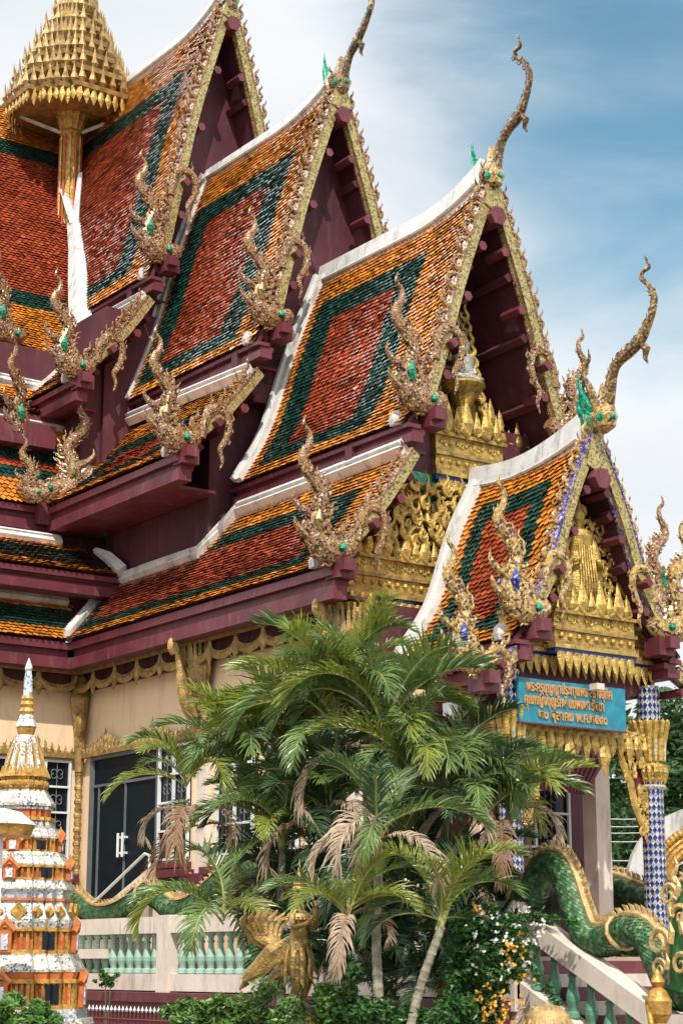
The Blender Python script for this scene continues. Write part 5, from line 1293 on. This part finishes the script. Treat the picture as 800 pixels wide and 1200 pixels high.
# leafy masses
def leaves(mb,c,rad,n,size,rr,mi=0,flat=1.0,shell=.5):
    c=Vector(c)
    for _ in range(n):
        d=Vector((rr.gauss(0,1),rr.gauss(0,1),rr.gauss(0,1))).normalized(); k=rr.random()**shell
        p=c+Vector((d.x*rad[0],d.y*rad[1],d.z*rad[2]))*k
        a=Vector((rr.gauss(0,1),rr.gauss(0,1),rr.gauss(0,.6))).normalized(); b=a.orthogonal().normalized(); b=(Quaternion(a,rr.uniform(0,6.28))@b); s=size*rr.uniform(.6,1.3)
        w=a.cross(b)*s*.12
        mb.add([p-a*s*.5,p-b*s*.26+w,p+a*s*.55,p+b*s*.26+w],[(0,1,2,3)],mi)
def shrub(label,cat,pix,dep,rad,n,size,mats,flowers=(),name='shrub',seed=1,group=None,stem='trunk'):
    rr=random.Random(seed); cs=[PD(u,v,dep+dd) for u,v,dd in pix]; base=Vector((sum(c.x for c in cs)/len(cs),sum(c.y for c in cs)/len(cs),0))
    E=empty(name,base); tag(E,label,cat,group)
    mb=MB()
    for c in cs:
        for k in range(9):
            cc=c-base+Vector((rr.gauss(0,1)*rad*.55,rr.gauss(0,1)*rad*.5,rr.gauss(0,1)*rad*.5)); r_=rad*rr.uniform(.35,.75); leaves(mb,cc,(r_,r_,r_*.7),n//9,size,rr,shell=.7)
    mb.build('foliage',mats[0],E)
    sb=MB()
    for c in cs: sb.tube([(rr.uniform(-.1,.1),rr.uniform(-.1,.1),0),(c-base)*.5,c-base],[.03,.022,.008],5)
    sb.build('stem',stem,E)
    for (m,pixs,cnt,s) in flowers:
        fb=MB()
        for u,v in pixs:
            c=PD(u,v,dep-.35)-base
            for _ in range(cnt):
                p=c+Vector((rr.gauss(0,.09),rr.gauss(0,.09),rr.gauss(0,.07)))
                for j in range(3):
                    a=Vector((rr.gauss(0,1),rr.gauss(0,1),rr.gauss(0,1))).normalized(); b=a.orthogonal().normalized(); fb.add([p,p+a*s*.5+b*s*.35,p+a*s,p+a*s*.5-b*s*.35],[(0,1,2,3)])
        fb.build('blossom',m,E)
    return E
wf=[(566,1066),(575,1075),(590,1090),(560,1100),(600,1105),(612,1095),(620,1070),(570,1125),(585,1130),(636,1088),(548,1085),(475,1045),(478,1050),(604,1128),(562,1140)]
yf=[(600,1118),(612,1140),(575,1170),(585,1180),(592,1190),(597,1178),(560,1066),(578,1160),(568,1180),(604,1108)]
shrub('bougainvillea bush with white and orange blossoms left of the stair','bush',[(560,1092,0),(578,1110,0),(550,1130,.2),(570,1150,0),(545,1165,.1),(575,1085,0),(560,1190,0),(590,1130,0)],22.8,.30,1300,.085,['shrub'],[('petalw',wf,5,.05),('petaly',yf,7,.055)],name='bougainvillea_bush',seed=3)
sprig=MB(); rr=random.Random(8)
E=empty('flower_sprig',PY(640,1075,16.3)); tag(E,'thin green leafy vine trailing across the stair rail','vine')
for pth in ([(585,1075),(620,1072),(650,1078),(676,1080)],[(618,1130),(640,1158),(655,1180)]):
    P_=[PY(u,v,16.2)-E.location for u,v in pth]; q=cr([tuple(p) for p in P_],6); sprig.tube(q,.008,4)
    for p in q:
        leaves(sprig,Vector(p),(.1,.06,.08),9,.08,rr)
sprig.build('foliage','shrub',E)
lows=[('bright leafy hedge shrub at the bottom edge below the balustrade',[(215,1200,0),(250,1196,0),(285,1198,0)],23.0,.28),
      ('leafy hedge shrub at the foot of the golden statue',[(320,1200,0),(345,1204,0),(375,1197,0)],22.8,.25),
      ('deep green hedge shrub under the ringed palm trunks',[(410,1198,0),(440,1196,0),(475,1200,0)],22.6,.28),
      ('low hedge shrub between leaning trunk and flowering bush',[(505,1200,0),(530,1198,0)],22.4,.26),
      ('small leafy green tuft in front of the stupa base',[(32,1200,0),(45,1205,0)],15.6,.16)]
for i,(lab,px,d,r_) in enumerate(lows): shrub(lab,'shrub',px,d,r_*1.15,1500,.10,['hedgeleaf' if i in(0,1,4) else 'shrub'],name='hedge_shrub',seed=20+i,group='low shrubs along the bottom edge')
# seedling growing in the roof gutter
shrub('green weed sapling rooted in the roof corner beside a naga finial','sapling',[(112,512,0),(100,517,0),(92,520,0)],42.5,.22,240,.17,['shrub'],name='roof_sapling',seed=31)
bpy.data.objects['roof_sapling'].location.z=PD(80,545,42.5).z
for ch in bpy.data.objects['roof_sapling'].children:
    dz=PD(80,545,42.5).z
    for v in ch.data.vertices: v.co.z-=dz
# small plants on the balustrade ledge
shrub('tiny dark plant on the ledge under the left balusters','plant',[(124,1147,0),(130,1150,0)],33.0,.12,160,.08,['shrub'],name='ledge_plant',seed=33)
# trees behind
def tree(label,u,v,dep,rads,n,size,seed,trunk=True):
    rr=random.Random(seed); c=PD(u,v,dep); base=Vector((c.x,c.y,0)); E=empty('broadleaf_tree',base); tag(E,label,'tree','trees behind the temple')
    tb=MB(); tb.tube([(0,0,0),(.1,.05,c.z*.4),(-.1,.1,c.z*.9)],[.35,.28,.16],8)
    mb=MB()
    for k in range(30):
        d=Vector((rr.gauss(0,1),rr.gauss(0,1),rr.gauss(0,1))).normalized(); q=Vector((d.x*rads[0],d.y*rads[0],c.z+d.z*rads[1]))*1.0; q=Vector((q.x,q.y,max(q.z,.8)))
        q=Vector((q.x*rr.uniform(.35,1),q.y*rr.uniform(.35,1),c.z+(q.z-c.z)*rr.uniform(.4,1)))
        leaves(mb,q,(rads[0]*.36,rads[0]*.36,rads[1]*.26),n//30,size,rr,shell=.4)
        if k%3==0: tb.tube([(0,0,c.z*.5),q*.55+Vector((0,0,c.z*.2)),q],[.12,.07,.02],5)
    tb.build('trunk','trunk',E); mb.build('crown','shrub2',E)
tree('tall green tree filling the view between porch columns',655,975,62,(4.2,4.2),17000,.34,1)
tree('dense green tree behind the white column',625,1030,55,(3.2,3.0),9000,.3,2)
tree('bushy green tree at the right edge behind the arch',785,930,58,(3.6,3.4),13000,.32,3)
tree('green tree behind the lower part of the mosaic column',715,1030,56,(3.2,3.0),9000,.3,4)
tree('distant green tree low at the right edge',812,1040,50,(2.6,2.6),7000,.28,5)
shrub('white flowering bush seen through the round arch','bush',[(790,985,0),(795,1005,0),(785,1015,0)],40,.45,900,.12,['shrub2'],[('petalw',[(782,985),(790,995),(796,1010),(786,1018),(794,980)],14,.10)],name='flowering_bush',seed=41)
# power lines
for i,(v0,v1) in enumerate(((948,955),(958,963),(966,970),(975,981),(996,1004),(1006,1012))):
    mb=MB(); a=PD(560,v0-5,48); b=PD(860,v1-2,44); q=[a.lerp(b,k/12)-Vector((0,0,.25*math.sin(PI*k/12))) for k in range(13)]
    base=q[6].copy(); mb.tube([p-base for p in q],.014,4); o=mb.build('power_line','wire'); o.location=base
    tag(o,['topmost of the grey cables strung before the trees','second cable from the top of the strung cables','third cable from the top of the strung cables','fourth cable from the top of the strung cables','fifth cable from the top, below a wider gap','lowest of the grey cables strung before the trees'][i],'cable','power cables before the trees')
# ground
mb=MB(); mb.add([(-600,-300,0),(300,-300,0),(300,600,0),(-600,600,0)],[(0,1,2,3)]); g=mb.build('ground','ground'); g['kind']='structure'
# ------------------------------------------------------------------ world & sun
SUN_D=Vector((.80,-.52,0)).normalized(); EL=math.radians(50)
sd=Vector((SUN_D.x*math.cos(EL),SUN_D.y*math.cos(EL),math.sin(EL)))
sl_=bpy.data.lights.new('sun','SUN'); sl_.energy=4.0; sl_.angle=math.radians(.6); sl_.color=(1,.95,.86)
so=bpy.data.objects.new('sun',sl_); COL.objects.link(so); so.rotation_euler=(-sd).to_track_quat('-Z','Y').to_euler()
w=bpy.data.worlds.new('World'); scene.world=w; w.use_nodes=True; nt=w.node_tree; n=nt.nodes; l=nt.links
bg=n['Background']; bg.inputs[1].default_value=.12
sky=n.new('ShaderNodeTexSky'); sky.sky_type='NISHITA'; sky.sun_disc=False; sky.sun_elevation=EL; sky.sun_rotation=math.atan2(sd.x,sd.y); sky.dust_density=.6; sky.ozone_density=2.0; sky.air_density=1.0
tc=n.new('ShaderNodeTexCoord'); mp_=n.new('ShaderNodeMapping'); mp_.inputs['Scale'].default_value=(1,1,2.6); l.new(tc.outputs['Generated'],mp_.inputs[0])
nz=n.new('ShaderNodeTexNoise'); nz.inputs['Scale'].default_value=4.2; nz.inputs['Detail'].default_value=9; nz.inputs['Roughness'].default_value=.52; nz.inputs['Distortion'].default_value=.35; l.new(mp_.outputs[0],nz.inputs['Vector'])
# broad cloud bank on one side of the sky
def dirdot(u,v): 
    d=ray(u,v).normalized(); return d
dv=n.new('ShaderNodeVectorMath'); dv.operation='DOT_PRODUCT'; bdir=(dirdot(800,20)); dv.inputs[1].default_value=bdir; l.new(tc.outputs['Generated'],dv.inputs[0])
mr=n.new('ShaderNodeMapRange'); mr.inputs[1].default_value=.975; mr.inputs[2].default_value=.9998; mr.inputs[3].default_value=.44; mr.inputs[4].default_value=-.15; l.new(dv.outputs['Value'],mr.inputs[0])
ad=n.new('ShaderNodeMath'); ad.operation='ADD'; l.new(nz.outputs['Fac'],ad.inputs[0]); l.new(mr.outputs[0],ad.inputs[1])
m2=n.new('ShaderNodeMapRange'); m2.interpolation_type='SMOOTHSTEP'; m2.inputs[1].default_value=.26; m2.inputs[2].default_value=.84; l.new(ad.outputs[0],m2.inputs[0])
nz2=n.new('ShaderNodeTexNoise'); nz2.inputs['Scale'].default_value=7; nz2.inputs['Detail'].default_value=6; l.new(mp_.outputs[0],nz2.inputs['Vector'])
cc=n.new('ShaderNodeMix'); cc.data_type='RGBA'; cc.inputs[6].default_value=(5.6,6.0,6.4,1); cc.inputs[7].default_value=(7.9,8.0,8.1,1); l.new(nz2.outputs['Fac'],cc.inputs[0])
mx=n.new('ShaderNodeMix'); mx.data_type='RGBA'; l.new(m2.outputs[0],mx.inputs[0]); tn=n.new('ShaderNodeMix'); tn.data_type='RGBA'; tn.blend_type='MULTIPLY'; tn.inputs[0].default_value=1; l.new(sky.outputs[0],tn.inputs[6]); tn.inputs[7].default_value=(1.05,1.42,1.18,1); l.new(tn.outputs[2],mx.inputs[6]); l.new(cc.outputs[2],mx.inputs[7]); lb=n.new('ShaderNodeVectorMath'); lb.operation='DOT_PRODUCT'; lb.inputs[1].default_value=Vector((-.72,-.18,.68)).normalized(); l.new(tc.outputs['Generated'],lb.inputs[0])
lr=n.new('ShaderNodeMapRange'); lr.interpolation_type='SMOOTHSTEP'; lr.inputs[1].default_value=.885; lr.inputs[2].default_value=.985; lr.inputs[3].default_value=0; lr.inputs[4].default_value=34; l.new(lb.outputs['Value'],lr.inputs[0])  # bright sky lobe added to put glare and glints on the roof tiles
la=n.new('ShaderNodeMix'); la.data_type='RGBA'; la.blend_type='ADD'; la.inputs[0].default_value=1; l.new(mx.outputs[2],la.inputs[6]); cm=n.new('ShaderNodeCombineColor')
for k_ in range(3): l.new(lr.outputs[0],cm.inputs[k_])
l.new(cm.outputs[0],la.inputs[7])
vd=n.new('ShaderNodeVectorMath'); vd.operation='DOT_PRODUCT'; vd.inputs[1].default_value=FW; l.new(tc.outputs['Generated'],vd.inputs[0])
vr=n.new('ShaderNodeMapRange'); vr.interpolation_type='SMOOTHSTEP'; vr.inputs[1].default_value=.1; vr.inputs[2].default_value=.82; vr.inputs[3].default_value=1.3; vr.inputs[4].default_value=1.0; l.new(vd.outputs['Value'],vr.inputs[0])  # sky overhead and behind the camera brightened as added fill light
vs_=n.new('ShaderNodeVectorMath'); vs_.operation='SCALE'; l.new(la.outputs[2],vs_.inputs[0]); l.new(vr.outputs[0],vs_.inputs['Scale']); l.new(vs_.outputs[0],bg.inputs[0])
scene.view_settings.view_transform='Standard'; scene.view_settings.look='None'; scene.view_settings.exposure=0.15; scene.view_settings.gamma=1
for im in list(bpy.data.meshes):
    if im.users==0 and im.name!='x': pass
scene.cycles.max_bounces=6
